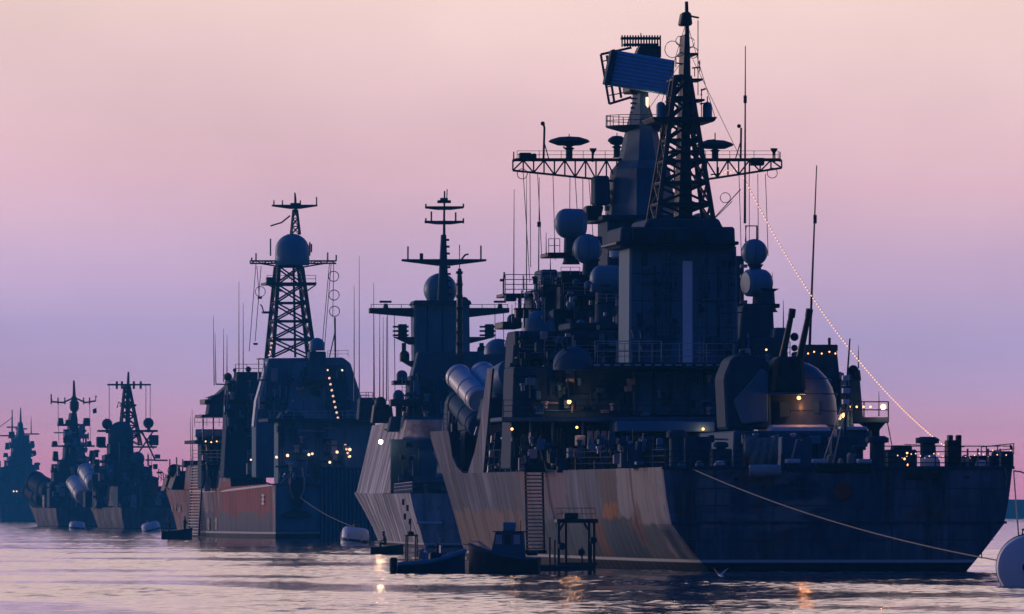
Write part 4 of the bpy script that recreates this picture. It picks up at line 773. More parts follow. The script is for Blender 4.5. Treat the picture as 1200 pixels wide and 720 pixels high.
# stern: gate with vertical ribs, anchor recess, fender boards
A.B('stern_gate', 'paint_dark', 376, 440, 548, 632, -.25, .5, None, .03)
for i in range(14): A.B('gate_rib', 'paint_light', 377+i*4.7, 378.6+i*4.7, 550, 632, -.4, .3, None, 0)
A.B('transom_panel', 'paint_light', 324, 374, 572, 622, -.12, .3, None, .03); A.P('anchor_recess', 'black', [(341, 560), (355, 560), (357, 585), (351, 600), (345, 600), (339, 585)], -.3, .3, None, .03); A.P('anchor', 'black', [(336, 600), (347, 596), (360, 600), (366, 604), (362, 607), (333, 607), (330, 604)], -.5, .5, None, .03)
for s_ in (-1, 1): A.T('anchor_davit', 'pole', [(348+s_*6, 548, -.4), (348+s_*9, 562, -.6), (348+s_*8, 575, -.6), (348+s_*4, 585, -.5)], .9, 6)
A.T('stern_boom', 'pole', [(328, 567, -.3), (339, 556, -.5)], .8, 5); A.T('stern_boom', 'paint_dark', [(356, 556, -.3), (372, 572, -.4)], .9, 5)
A.B('boot_stripe', 'pole', 323, 376, 624, 625.5, -.14, .1, None, 0)
# aft house and raked superstructure
A.B('aft_house', 'paint_light', 326, 440, 494, 568, 3, 3, None, .1); A.B('house_deck_edge', 'paint_dark', 314, 440, 490.5, 494.5, 2, 7, None, .04); A.rail('pole', [(316, 491, 2.2), (430, 491, 2.2)], 9, rows=2, r=.6)
ss = A.P('raked_superstructure', 'paint_light', [(300, 560), (300, 492), (315, 420), (402, 419), (411, 426), (425, 470), (426, 560)], 14, 3.2, None, .12)
A.P('centre_facet', 'radome', [(334, 492), (345, 424), (372, 424), (380, 440), (384, 492)], 13.6, .8, ss, .08); A.P('side_facet', 'paint_dark', [(396, 490), (388, 430), (402, 428), (414, 488)], 13.7, .5, ss, .05)
A.P('pale_edge_strip', 'paint_pale', [(297, 500), (300, 470), (313, 424), (315, 424), (305, 470), (302, 500)], 14.5, 1.5, ss, .03)  # pale strip down the port edge of the superstructure
A.B('turret_box', 'paint', 361, 384, 412, 450, 12.5, 2, None, .1, (2, 2)); A.B('turret_bracket', 'black', 358, 388, 444, 451, 12, 2.5, None, .05)
b_ = A.dome('radome', 'radome', 371.5, 411, 13, 9.3, 6, 9)
A.B('boat_cradle', 'paint_dark', 326, 358, 484, 491, 4, 2, None, .05, (4, 4)); A.dome('capstan', 'paint', 343, 485, 5, 9, 1, 5); A.ball('searchlight', 'pole', 343, 470, 12.9, 2)
A.dome('wing_turret', 'paint', 415, 490, 8, 10, 3, 8); A.B('bridge_wing', 'black', 408, 432, 466, 471, 30, 3, None, .03); A.rail('black', [(408, 466, 30), (432, 466, 30)], 6, rows=2, r=.6)
A.fittings(328, 410, 500, 560, 3, 60, 41, smin=3, smax=8); A.fittings(306, 410, 430, 488, 13.8, 50, 42, smin=2, smax=6); A.fittings(326, 376, 556, 570, -.1, 10, 43, smin=2, smax=5)
for x, y, r, m_ in ((294, 539, 1.5, 'pale'), (324, 536, 2.2, 'pale'), (337, 534, 2.6, 'pale'), (362, 533, 2.3, 'pale'), (366, 532, 2, 'pale'), (386.5, 542, 2.2, 'pale'), (395, 530, 2.4, 'pale'), (410, 527, 2.6, 'pale'), (410, 535, 1.8, 'warm'), (384, 434, 1.3, 'pale'), (401, 434, 1.6, 'pale')): A.lamp(x, y, 1.9 if y > 500 else 13.3, r, m_)
# lattice tower
lt = mast4(A, 'lattice_tower', 'black', (320, 419), (369, 419), (329, 312), (356, 312), 24, 5, 2.6, 5, 2.6, None, .5, True)
A.T('inner_trunk', 'black', [(346, 419, 26), (344, 312, 26)], 1.5, 6, lt); A.B('tower_platform', 'black', 312, 371, 331, 334, 24, 4, lt, .02); A.rail('black', [(313, 331, 24), (370, 331, 24)], 8, rows=2, r=.6, parent=lt); A.B('platform_box', 'black', 313, 322, 325, 331, 24, 1, lt, .03)
for a1, b1 in (((314, 334), (330, 342)), ((370, 334), (356, 344))): A.strut('platform_strut', 'black', (*a1, 25), (*b1, 25), .8, lt)
A.B('side_bracket', 'black', 308, 324, 365, 367.5, 25, 1, lt, .02); A.T('side_horn', 'black', [(309, 366, 25), (307, 359, 25), (305, 357, 25)], .8, 5, lt)
A.dome('search_radome', 'radome', 342.5, 311, 26, 20.2, 17, 20, lt, 28)['label'] = 'large blue domed radome on the lattice tower'
yd = truss(A, 'yard', 'black', 293, 394, 306, 309, 309, 26, 14, 1.0, lt, .8)
for a1, b1 in (((305, 309), (330, 313)), ((380, 309), (356, 313))): A.strut('yard_strut', 'black', (*a1, 26), (*b1, 26), .9, yd)
for x, y0, y1 in ((300, 306, 297), (384, 306, 296), (394, 306, 299), (295, 306, 302), (317, 300, 280), (363, 300, 284), (365, 296, 286)): A.strut('yard_aerial', 'black', (x, y0, 26), (x, y1, 26), 1.0, yd)
tp = mast4(A, 'top_mast', 'black', (342, 275), (352, 275), (344.5, 246), (349, 246), 25.5, 1, .5, 3, 1.0, lt, .6, True)
A.T('top_pole', 'black', [(346.5, 250, 26), (346, 232, 26), (345.5, 226, 26)], 1.9, 6, tp, .9); A.B('top_box', 'black', 341, 352, 238, 244, 25.7, .6, tp, .03); A.P('top_yard', 'black', [(319, 240), (372, 240), (372, 242), (352, 245), (340, 245), (319, 242)], 25.8, .4, tp, .01)
for x in (321, 331, 371, 352): A.strut('yard_aerial', 'black', (x, 241, 26), (x, 235 if x != 371 else 231, 26), .9, tp)
A.T('pennant', 'black', [(340, 253, 26), (330, 261, 26), (317, 265, 26)], .9, 4, tp)
for x, y in ((391, 324), (391.5, 346), (392, 365)): A.T('loop_aerial', 'black', [(x+6*math.cos(a_*math.pi/8), y+6*math.sin(a_*math.pi/8), 26) for a_ in range(17)], .5, 4, yd)
A.T('loop_aerial', 'black', [(305+6*math.cos(a_*math.pi/8), 342+6*math.sin(a_*math.pi/8), 26) for a_ in range(17)], .4, 4, yd)
A.T('signal_pole', 'black', [(393, 419, 20), (392.5, 372, 20)], 1.2, 5); A.strut('pole_stay', 'black', (386, 419, 20), (392, 392, 20), .7); A.rail('pole', [(384, 419, 20), (408, 419, 20)], 8, rows=2, r=.5)
for a1, b1 in (((300, 309), (292, 412)), ((306, 312), (299, 400)), ((391, 309), (390, 372)), ((388, 310), (380, 410)), ((386, 310), (378, 400)), ((301, 312), (304, 350))): A.strut('halyard', 'black', (*a1, 26), (*b1, 26), .4, yd, 4)
for x, y in ((302, 348), (297, 402)): A.B('pennant_block', 'black', x, x+5, y, y+2.5, 26, .1, yd, 0)
# bridge stepping down to the fore deck
A.B('bridge', 'paint_dark', 262, 312, 446, 560, 34, 3, None, .1, (6, 0)); A.B('bridge_lower', 'paint_dark', 244, 300, 466, 486, 40, 2.5, None, .08, (3, 2)); A.P('bridge_roof', 'black', [(244, 466), (256, 462), (284, 436), (290, 436), (300, 448), (300, 468)], 41, 3, None, .05)
A.B('bridge_canopy', 'black', 240, 262, 468, 474, 40, 4, None, .04); A.ball('director', 'black', 267, 442, 42, 5); A.B('roof_house', 'paint_dark', 276, 312, 436, 470, 33, 2.5, None, .08, (2, 2)); A.rail('black', [(276, 437, 33), (316, 437, 33)], 10, rows=2, r=.7)
for x, y in ((275, 434), (291, 433)): A.ball('lookout_sight', 'black', x, y, 33, 3.4 if x > 280 else 2.2); A.strut('sight_post', 'black', (x, y, 33), (x, y+8, 33), 1, None)
A.B('radar_frame', 'pole', 302, 316, 420, 421.5, 22, 1, None, .01); [A.strut('radar_frame_post', 'pole', (x, 446, 22), (x, 420, 22), .9) for x in (303, 309, 315)]
A.B('boat_deck', 'paint_dark', 228, 312, 516, 520, 40, 8, None, .04); A.B('mid_house', 'paint_dark', 236, 312, 520, 572, 44, 3, None, .1); A.B('upper_gallery', 'black', 236, 312, 486, 489, 41, 5, None, .03)
for x in (238, 250, 262, 280, 292): A.strut('gallery_post', 'black', (x, 516, 42), (x, 488, 42), 1.0)
A.rail('pole', [(228, 500, 42), (300, 500, 42)], 10, rows=2, r=.6); A.rail('pole', [(226, 540, 46), (312, 540, 30)], 12, rows=3, r=.6)
A.Lz('life_raft', 'paint_pale', 228, 508, 44, [(.1, 0), (4.2, .6), (5, 3), (5, 42), (4.4, 45), (.1, 47)], None, 14, (1, 0, 0)); A.B('raft_rack', 'paint_dark', 232, 278, 512, 516, 43.8, 1.2, None, .02)
for i in range(7): A.lamp(241+i*6.5, 517.5+(i % 2), 39.5, 1.2, 'warm')
for i in range(4): A.lamp(264+i*6, 486+(i % 2), 39.5, 1.0, 'warm')
A.lamp(276, 458, 39.5, 1.2, 'pale'); A.B('lit_window', 'pale', 272, 274, 461, 466, 39.8, .1, None, 0)
A.fittings(240, 310, 524, 570, 43.8, 64, 44, smin=3, smax=8); A.fittings(264, 310, 448, 512, 33.8, 46, 45, smin=2, smax=7)
A.B('yellow_winch', 'canvas', 290, 300, 543, 556, 28, 1, None, .05)
for x, y0, y1, u in ((253, 450, 390, 40), (266, 440, 392, 40), (280, 436, 330, 36), (285, 436, 355, 36), (226, 545, 480, 60), (224, 548, 488, 60), (421, 466, 300, 30), (251, 452, 370, 44), (262, 448, 385, 44)): A.whip(x, y0, x-1 if x < 260 else x, y1, u, .7)
# fore deck clutter with gun
A.B('fore_house', 'black', 200, 224, 552, 576, 84, 4, None, .1, (8, 4)); A.B('gun_mount', 'black', 192, 210, 556, 576, 90, 3, None, .1, (6, 4)); A.rail('black', [(186, 562, 96), (200, 574, 90), (216, 574, 84)], 12, rows=3, r=.8); A.T('fore_crane', 'black', [(196, 560, 88), (205, 545, 86), (222, 548, 80)], 1.2, 6); A.B('fore_locker', 'pole', 208, 211, 546, 558, 82, .4, None, .02); A.ball('gun_hood', 'black', 204, 552, 86, 8)
for x in (199, 207, 214): A.strut('fore_aerial', 'black', (x, 556, 86), (x, 534+x % 5, 86), .9)
# side ladder
sl = empty('side_ladder', (0, 0, 0)); sl.parent = A.root
P0, P1 = A.pside(221, 628, -8.0), A.pside(233, 628, -8.0); zt = A.pside(226, 546, -8.0).z
for q in (P0, P1): MB().tube([(q.x, q.y, q.z), (q.x+.5, q.y, zt)], .1, 6).build('ladder_rail', 'black', sl, True)
st_ = MB().box(-.12, .25, min(P0.y, P1.y), max(P0.y, P1.y), -.05, .05).build('step', 'pole', sl)
for i in range(24):
    t_ = (i+.5)/24; o = st_ if i == 0 else link_copy(st_, sl); o.location = (P0.x+.5*t_, 0, P0.z+(zt-P0.z)*t_)
A.B('ladder_head', 'paint_dark', 216, 240, 540, 547, 68, 1.5, sl, .04)

# ================================================================ missile boats and the hazy frigate
M['hull_d'] = hull_mat('missile boat side paint', (0.09, 0.085, 0.09), (0.17, 0.15, 0.15), (0.15, 0.07, 0.05), 0.05, 0.2, sw=0.0)
def small_hull(S, L_, hb, zd):
    loft_hull(S, [(0, [(hb, zd), (hb*.97, zd*.5), (hb*.9, 0), (hb*.8, -.8)]), (L_*.55, [(hb*1.05, zd*1.03), (hb, zd*.5), (hb*.88, 0), (hb*.8, -.8)]), (L_*.8, [(hb*.85, zd*1.25), (hb*.65, zd*.6), (hb*.5, 0), (hb*.4, -.8)]), (L_, [(.2, zd*1.5), (.15, zd*.8), (.1, 0), (.1, -.8)])], 'hull', 'hull_d', 'deck')
def mtube(S, x, y, r, ln, mat, u, az=-14, el=14):
    k = S.k(u); rr = r/k; a_, e_ = math.radians(az), math.radians(el)
    return MB().lathe(S.p(x, y, u), [(.05, 0), (rr*.9, 0), (rr, .2), (rr, ln*.3), (rr*1.07, ln*.31), (rr*1.07, ln*.36), (rr, ln*.37), (rr, ln-.4), (rr*1.08, ln-.35), (rr*1.08, ln), (.05, ln)], (math.sin(a_)*math.cos(e_), math.cos(a_)*math.cos(e_), math.sin(e_)), 18).build('missile_tube', mat, S.root, True)
G = Ship('missile_boat', 177, 1566, 10.8)
tag(G.root, 'missile boat with two pale missile tubes and twin ball radomes, left of the landing ship', 'warship', 'missile boats at anchor')
small_hull(G, 56, 5.1, 3.6)
G.side('deckhouse_side', 'hull_d', [(106, 594, -4.6), (108, 571, -4.2), (136, 570, -4.2), (141, 593, -4.6)], .2); G.B('deckhouse', 'paint_dark', 138, 205, 570, 596, 6, 6, None, .1)
for x in (112, 118, 124, 130): G.side('port_hatch', 'paint_dark', [(x, 588, -4.62), (x, 576, -4.45), (x+3, 576, -4.45), (x+3, 588, -4.62)], .05)
mtube(G, 111, 568, 9.5, 6, 'white', 30, -8, 24); mtube(G, 97, 582, 9, 6, 'white', 36, -8, 24); mtube(G, 122, 572, 9, 6, 'paint_dark', 30); mtube(G, 104, 588, 8, 6, 'paint_dark', 36); G.B('launcher_frame', 'paint_dark', 100, 116, 576, 595, 28, 3, None, .1)
G.P('superstructure', 'paint_dark', [(112, 596), (112, 566), (117, 564), (117, 552), (123, 550), (123, 534), (129, 532), (129, 520), (156, 520), (157, 532), (166, 534), (167, 546), (178, 548), (179, 558), (186, 560), (186, 596)], 22, 4, None, .1)
G.dome('search_radome', 'paint_dark', 141.5, 545, 26, 15, 36, 15)
for x, y, r in ((125.5, 497, 6.3), (174, 496, 6.3)): b_ = G.ball('radome', 'paint_dark', x, y, 26, r); G.strut('radome_post', 'black', (x, y+4, 26), (x, y+11, 26), 1.8, b_)
G.B('radome_platform', 'black', 115, 185, 504, 506.5, 25.5, 1.5, None, .03)
for x, y in ((119, 518), (181, 516)): G.B('jammer_box', 'paint_dark', x-5, x+5, y-6, y+6, 26, 1.5, None, .1)
G.B('jammer_arm', 'black', 116, 184, 523, 525, 26.3, .8, None, .02); G.ball('fire_control_dome', 'paint', 161, 538, 20, 8.5); G.B('dome_base', 'paint_dark', 153, 169, 543, 552, 20, 2, None, .08)
for x0, x1, y in ((140, 154, 562), (160, 176, 556), (158, 176, 565)): G.B('awning', 'paint', x0, x1, y, y+3, 19, 1.5, None, .04)
mt = mast4(G, 'lattice_mast', 'black', (141, 522), (166, 522), (147.5, 452), (153, 452), 28, 3, .8, 6, 1.4, None, .6, True)
G.T('mast_trunk', 'black', [(149.5, 500, 29.5), (150, 455, 29.5), (150.5, 436, 29.5)], 3.2, 6, mt, 1.2); G.B('mast_platform', 'black', 142, 160, 474, 476.5, 28.5, 2, mt, .02); G.B('yard', 'black', 126, 177, 450, 452, 29, .5, mt, .02)
for x in (137, 143, 157, 165): G.B('yard_insulator', 'black', x-1.2, x+1.2, 447, 456, 29, .3, mt, 0)
G.T('mast_arm', 'black', [(144, 475, 29), (139, 471, 29), (137, 478, 29)], .9, 5, mt)
for a1, b1 in (((160, 500), (180, 526)), ((180, 505), (163, 530)), ((166, 505), (182, 540)), ((132, 506), (126, 530))): G.strut('outrigger_brace', 'black', (*a1, 27), (*b1, 27), 1.0)
for x in (128, 176, 171): G.strut('halyard', 'black', (x, 451, 29), (x, 505, 28), .35, mt, 4)
G.fittings(110, 188, 528, 592, 21.8, 90, 51, smin=2, smax=7); G.fittings(146, 190, 574, 594, 5.8, 18, 52, smin=2, smax=6)
fg = G.P('ensign', 'red', [(176, 571), (181, 566), (186, 572), (184, 582), (178, 580)], 4, .06)
H = Ship('missile_boat', 96, 1800, 10.8)
tag(H.root, 'missile boat with slender tapering mast and dark missile tube, third ship from the left edge', 'warship', 'missile boats at anchor')
H.root['label'] = 'missile boat with slender solid mast and stacked sensor boxes, beside the two pale missile tubes'
small_hull(H, 56, 5.1, 3.6)
mtube(H, 60, 576, 12, 7, 'paint_dark', 34, -20, 16); mtube(H, 52, 584, 11, 6, 'paint_dark', 38, -20, 14); H.B('launcher_frame', 'black', 52, 72, 580, 600, 30, 3, None, .1)
H.P('superstructure', 'paint_dark', [(58, 600), (58, 566), (63, 566), (63, 554), (70, 552), (70, 540), (76, 538), (77, 522), (80, 520), (82, 500), (84, 484), (90, 484), (92, 500), (95, 518), (98, 520), (100, 534), (104, 536), (105, 550), (112, 552), (112, 562), (118, 564), (118, 600)], 24, 4, None, .1)
mp_ = H.T('pole_mast', 'black', [(87, 500, 26), (87, 470, 26), (86.5, 446, 26)], 3.6, 7, None, 1.1); H.Lz('mast_drum', 'black', 87, 482, 26, [(4, 0), (5.5, 3), (5.5, 10), (3, 14)], mp_, 12); H.Lz('mast_drum', 'black', 87, 518, 26, [(5, 0), (8, 4), (8, 14), (4, 18)], mp_, 12); H.ball('mast_ball', 'black', 86.8, 467, 26, 3.4, mp_)
H.T('yard', 'black', [(60, 467, 26), (61, 471, 26), (74, 472, 26), (87, 466, 26), (100, 472, 26), (112, 470, 26), (112.5, 464, 26)], 1.1, 5, mp_)
for x in (60, 68, 76, 98, 105): H.strut('yard_insulator', 'black', (x, 474, 26), (x, 466 if x != 60 else 462, 26), .9, mp_)
H.B('sensor_platform', 'black', 68, 106, 497, 499.5, 25.5, 1.5, mp_, .02)
for x0, x1, y0, y1 in ((68, 75, 490, 498), (77, 83, 492, 498), (98, 106, 490, 497), (61, 68, 517, 524), (102, 108, 517, 524), (62, 69, 529, 540), (105, 112, 528, 539), (60, 68, 544, 554), (106, 114, 541, 552)): H.B('sensor_box', 'black', x0, x1, y0, y1, 25, 1.5, None, .1, (1, 1))
for y in (524, 541): H.B('sensor_arm', 'black', 63, 111, y-2, y, 25.8, .8, None, .02)
for x in (68, 105): H.strut('halyard', 'black', (x, 472, 26), (x+1, 520, 26), .3, mp_, 4)
H.P('signal_flag', 'paint_dark', [(108.5, 480), (113, 478), (113.5, 484), (109, 485)], 26, .05, mp_)
H.fittings(58, 117, 545, 596, 23.8, 60, 53, smin=2, smax=6); H.fittings(74, 102, 505, 548, 23.8, 26, 55, smin=2, smax=5)
K_ = Ship('frigate', 30, 3000, 8)
tag(K_.root, 'hazy blue frigate with two pointed masts at the left edge, farthest of the ships', 'warship')
loft_hull(K_, [(0, [(9, 5.4), (8.6, 2.5), (8, 0), (7, -1)]), (60, [(9.2, 5.6), (8.6, 2.5), (7.6, 0), (7, -1)]), (100, [(6, 7), (4.4, 3), (3.2, 0), (2.6, -1)]), (120, [(.2, 8), (.2, 4), (.1, 0), (.1, -1)])], 'hull', 'hull_d', 'deck')
K_.P('superstructure', 'paint', [(-6, 595), (-6, 562), (2, 560), (3, 548), (9, 546), (10, 536), (15, 534), (17, 514), (21, 512), (22, 500), (27, 500), (28, 514), (32, 516), (33, 536), (38, 538), (38, 550), (44, 552), (45, 570), (50, 572), (50, 595)], 40, 8, None, .2)
K_.P('mast_tower', 'paint', [(17, 550), (21, 505), (22, 495), (26.5, 495), (28, 505), (33, 550)], 46, 4, None, .1)
for x, y0, y1, r in ((24.2, 500, 478, 1.8), (14.2, 560, 480, 2.4)): K_.T('pole_mast', 'black', [(x, y0, 48), (x, (y0+y1)/2, 48), (x, y1, 48)], r, 6, None, .6)
for x0, x1, y in ((0, 20, 510), (24, 46, 508), (18, 32, 502), (8, 20, 500)): K_.B('yard', 'paint_dark', x0, x1, y, y+1.6, 48, .8, None, .02)
for x0, x1, y0, y1 in ((35, 41, 517, 524), (33, 43, 528, 533), (6, 12, 519, 527), (4, 10, 531, 536), (20, 28, 500, 506), (10, 18, 506, 514)): K_.B('sensor_box', 'paint_dark', x0, x1, y0, y1, 47, 2, None, .1, (1, 1))
for x0, x1, y in ((26, 42, 533), (26, 40, 524)): K_.strut('sensor_arm', 'black', (x0, y+6, 48), (x1, y, 48), 1.0)
K_.whip(36.5, 508, 36.5, 488, 48, .8); K_.strut('stay', 'black', (14, 490, 48), (-8, 506, 40), .4)
for x in (16, 19.5, 26.5): K_.lamp(x, 576, 38, 1.3, 'pale')
K_.fittings(-2, 48, 545, 592, 39.8, 60, 54, ('paint', 'paint_dark'), smin=2, smax=7); K_.fittings(12, 34, 512, 548, 39.8, 24, 56, ('paint', 'paint_dark'), smin=2, smax=5)

# ================================================================ mooring buoys, boats, people, ropes
def at(px, py_water=None, Y=None, z=0.0):
    if Y is None: Y = F*(CAMH-z)/(py_water-HOR)
    return Vector(((px-CX)*Y/F, Y, z)), F/Y
def buoy(px, Y, r, h, label, tilt=0.0, rz=0.0):
    """drum mooring buoy with rounded rim, rubbing ring and mooring eye"""
    loc, k = at(px, Y=Y); t_ = empty('mooring_buoy', loc, rz); tag(t_, label, 'buoy', 'white mooring buoys')
    t_.rotation_euler = (0, tilt, rz)
    MB().lathe((0, 0, -.7), [(.05, 0), (r*.86, 0), (r, .3), (r, h*.72+.7), (r*.93, h*.9+.7), (r*.75, h+.7), (.05, h+.75)], (0, 0, 1), 36).build('drum', 'buoy', t_, True)
    MB().lathe((0, 0, .12), [(r*1.0, 0), (r*1.06, .06), (r*1.06, .22), (r*1.0, .28)], (0, 0, 1), 36).build('rubbing_ring', 'rubber', t_, True)
    MB().lathe((0, 0, h*.98), [(.05, 0), (.34, 0), (.30, .3), (.05, .34)], (0, 0, 1), 14).build('mooring_post', 'rubber', t_, True)
    MB().tube([(.28*math.cos(a_*math.pi/6), 0, h+.42+.22*math.sin(a_*math.pi/6)) for a_ in range(13)], .06, 6).build('mooring_eye', 'rubber', t_, True)
    for i in range(6): MB().box(r*.985*math.cos(i*1.05)-.12, r*.985*math.cos(i*1.05)+.12, r*.985*math.sin(i*1.05)-.12, r*.985*math.sin(i*1.05)+.12, h*.2, h*.6).build('lifting_lug', 'buoy', t_)
    return t_
b1 = empty('mooring_buoy', at(1204, Y=362)[0]); tag(b1, 'large round white mooring buoy at the right edge, roped to the destroyer', 'buoy', 'white mooring buoys')
# cylindrical buoy lying on its side, round end towards the viewer
MB().lathe((0, -.6, .72), [(.05, 0), (.95, .02), (1.2, .12), (1.28, .3), (1.28, 2.4), (1.18, 2.6), (.05, 2.65)], (0.12, 1, 0), 40).build('drum', 'buoy', b1, True)
MB().lathe((0.07, -.05, .72), [(1.28, 0), (1.33, .05), (1.33, .2), (1.28, .25)], (0.12, 1, 0), 40).build('rubbing_ring', 'rubber', b1, True)
MB().lathe((0, -.6, .72), [(.22, -.02), (.22, -.1), (.05, -.1)], (0.12, 1, 0), 16).build('end_boss', 'rubber', b1, True)
MB().prism([(.25, -.66, .15), (.75, -.72, .5), (.75, -.72, .12)], (0, .1, 0)).build('end_mark', 'rubber', b1)
MB().tube([(-.15, .8, 1.95), (-.15, .8, 2.2), (.15, .8, 2.2), (.15, .8, 1.95)], .06, 6).build('mooring_eye', 'rubber', b1, True)
buoy(415, 850, 1.25, 1.45, 'white drum buoy between the landing ship and the corvette', .12)
buoy(178, 1330, 1.3, 1.4, 'white drum buoy at the bow of the landing ship', -.25)
buoy(90, 1500, 1.25, 1.3, 'white drum buoy at the far left by the missile boats', .06)
def wire(name, mat, a, b, sag, r, n=40):
    a, b = Vector(a), Vector(b)
    return MB().tube([a.lerp(b, i/n)-Vector((0, 0, sag*4*(i/n)*(1-i/n))) for i in range(n+1)], r, 5).build(name, mat, None, True)
def wpt(S, px, py, u): return S.root.matrix_basis @ S.p(px, py, u)
bpy.context.view_layer.update()
mlr = wire('mooring_rope', 'rope', wpt(D, 812, 550, -.25), Vector(b1.location)+Vector((-1.2, -.1, 1.0)), .45, .028); tag(mlr, 'pale mooring rope crossing the dark stern down to the white buoy', 'rope')
ml2 = wire('mooring_rope', 'rubber', wpt(D, 1188, 552, 2), Vector(b1.location)+Vector((-.3, .8, 2.0)), .1, .035); tag(ml2, 'short dark rope from the stern corner to the buoy', 'rope')
wr = wire('mooring_rope', 'rope', wpt(A, 352, 583, -.6), at(412, Y=850, z=1.6)[0], .3, .03); tag(wr, 'thin rope from the landing ship stern to its buoy', 'rope')
def garland(name, a, b, n, sag, label, br, S, wr_=.025):
    a, b = Vector(a), Vector(b); g = empty(name, a); tag(g, label, 'string lights')
    d = b-a
    pts = [d*(i/n)-Vector((0, 0, sag*4*(i/n)*(1-i/n))) for i in range(n+1)]
    MB().tube(pts, wr_, 4).build('cable', 'rope', g)
    bl = MB().lathe((0, 0, -br), [(.01, 0), (br*.8, br*.35), (br, br), (br*.7, br*1.7), (.01, br*2)], (0, 0, 1), 8).build('bulb', 'bulb', g)
    for i, p_ in enumerate(pts):
        o = bl if i == 0 else link_copy(bl, g); o.location = p_-Vector((0, 0, br))
garland('light_garland', wpt(D, 872, 208, 83.6), wpt(D, 1106, 521, 1.5), 104, 1.6, 'long string of small lights running from the destroyer yard down to its stern', .046, D, .012)
garland('light_garland', wpt(A, 386, 442, 12), wpt(A, 409, 534, .5), 16, .6, 'string of white lights hanging down the landing ship superstructure', .13, A)
garland('light_garland', wpt(A, 313, 424, 22), wpt(A, 322, 385, 25), 8, .2, 'short string of lights at the foot of the lattice tower', .09, A)

def person(name, label, loc, rz, pose, mat='cloth', scale=1.0, bend=0.0, arm=0.3):
    """continuous skinned figure, standing or sitting, with head, hands and feet"""
    t_ = empty(name, loc, rz); tag(t_, label, 'person'); t_.scale = (scale,)*3
    hip = .92 if pose == 'stand' else .45
    V = [(0, 0, hip), (0, -bend*.2, hip+.28), (0, -bend*.45, hip+.5), (0, -bend*.55, hip+.6), (0, -bend*.7, hip+.72), (0, -bend*.75, hip+.82)]
    E = [(0, 1), (1, 2), (2, 3), (3, 4), (4, 5)]; Rr = [(.16, .13), (.15, .12), (.19, .12), (.07, .07), (.1, .115), (.075, .085)]
    def chain(st, pts, rr):
        pr_ = st
        for p_, r_ in zip(pts, rr): V.append(p_); Rr.append((r_, r_)); E.append((pr_, len(V)-1)); pr_ = len(V)-1
        return pr_
    for s_ in (-1, 1):
        sz = hip+.48; by = -bend*.42
        h_ = chain(2, [(s_*.2, by, sz), (s_*.27, by-.05, sz-.28), (s_*(.24), by-arm, sz-.42+arm*.4), (s_*.23, by-arm-.08, sz-.45+arm*.5)], [.075, .055, .042, .05])
        if pose == 'stand': chain(0, [(s_*.1, 0, hip-.06), (s_*.11, -.02, .48), (s_*.12, .02, .08), (s_*.13, -.13, .03)], [.11, .08, .055, .045])
        else: chain(0, [(s_*.11, -.05, hip-.02), (s_*.13, -.42, hip+.02), (s_*.13, -.42, .08), (s_*.13, -.55, .04)], [.11, .085, .06, .045])
    me = bpy.data.meshes.new('body'); me.from_pydata(V, E, []); o = bpy.data.objects.new('body', me); col.objects.link(o); o.parent = t_
    sk = o.modifiers.new('skin', 'SKIN'); 
    for i, sv in enumerate(me.skin_vertices[0].data): sv.radius = Rr[i]; sv.use_root = (i == 0)
    sub = o.modifiers.new('sub', 'SUBSURF'); sub.levels = 1; sub.render_levels = 2
    me.materials.append(M[mat])
    hd_ = MB().lathe((0, -bend*.73, hip+.66), [(.02, 0), (.075, .02), (.095, .1), (.098, .15), (.085, .21), (.05, .245), (.01, .255)], (0, 0, 1), 12)
    hd_.box(-.014, .014, -bend*.73-.118, -bend*.73-.085, hip+.74, hip+.78); hd_.build('face', 'skin', t_, True)
    MB().lathe((0, -bend*.73+.012, hip+.80), [(.1, 0), (.107, .04), (.1, .09), (.06, .135), (.01, .145)], (0, 0, 1), 12).build('cap', mat, t_, True)
    return t_

def rib_hull(L_, hb, zb, zs, n=24):
    """open boat: pointed bow at +y, transom at y=0; returns hull mesh builder"""
    mb = MB(); rows = []
    for i in range(n+1):
        t_ = i/n; f = 1 if t_ < .55 else max(.02, math.cos((t_-.55)/.45*math.pi/2)**.75)
        hw = hb*f*(0.92+.08*min(1, t_*4)); z = zb+(zs-zb)*t_**2
        rows.append([(-hw, t_*L_, z), (-hw*.86, t_*L_, z*.45), (-hw*.45, t_*L_, -.15), (0, t_*L_, -.28), (hw*.45, t_*L_, -.15), (hw*.86, t_*L_, z*.45), (hw, t_*L_, z)])
    m_ = 7
    fs = [(i*m_+j, i*m_+j+1, (i+1)*m_+j+1, (i+1)*m_+j) for i in range(n) for j in range(m_-1)] + [tuple(range(m_))] + [(i*m_, (i+1)*m_, (i+1)*m_+6, i*m_+6) for i in range(n)]
    return mb.add([p_ for r_ in rows for p_ in r_], fs), rows
def boat(name, label, px, Y, rz, L_, hb, zb, zs, hull_mat_, tube_mat=None, tr=.2):
    loc, k = at(px, Y=Y); t_ = empty(name, loc, rz); tag(t_, label, 'boat')
    mb, rows = rib_hull(L_, hb, zb, zs); mb.build('hull', hull_mat_, t_, True, 0, 30)
    if tube_mat:
        pth = [Vector(r_[0]) for r_ in rows[::2]] + [Vector(r_[6]) for r_ in rows[::2][::-1]]
        MB().tube(pth, tr, 10).build('gunwale', tube_mat, t_, True)
    return t_
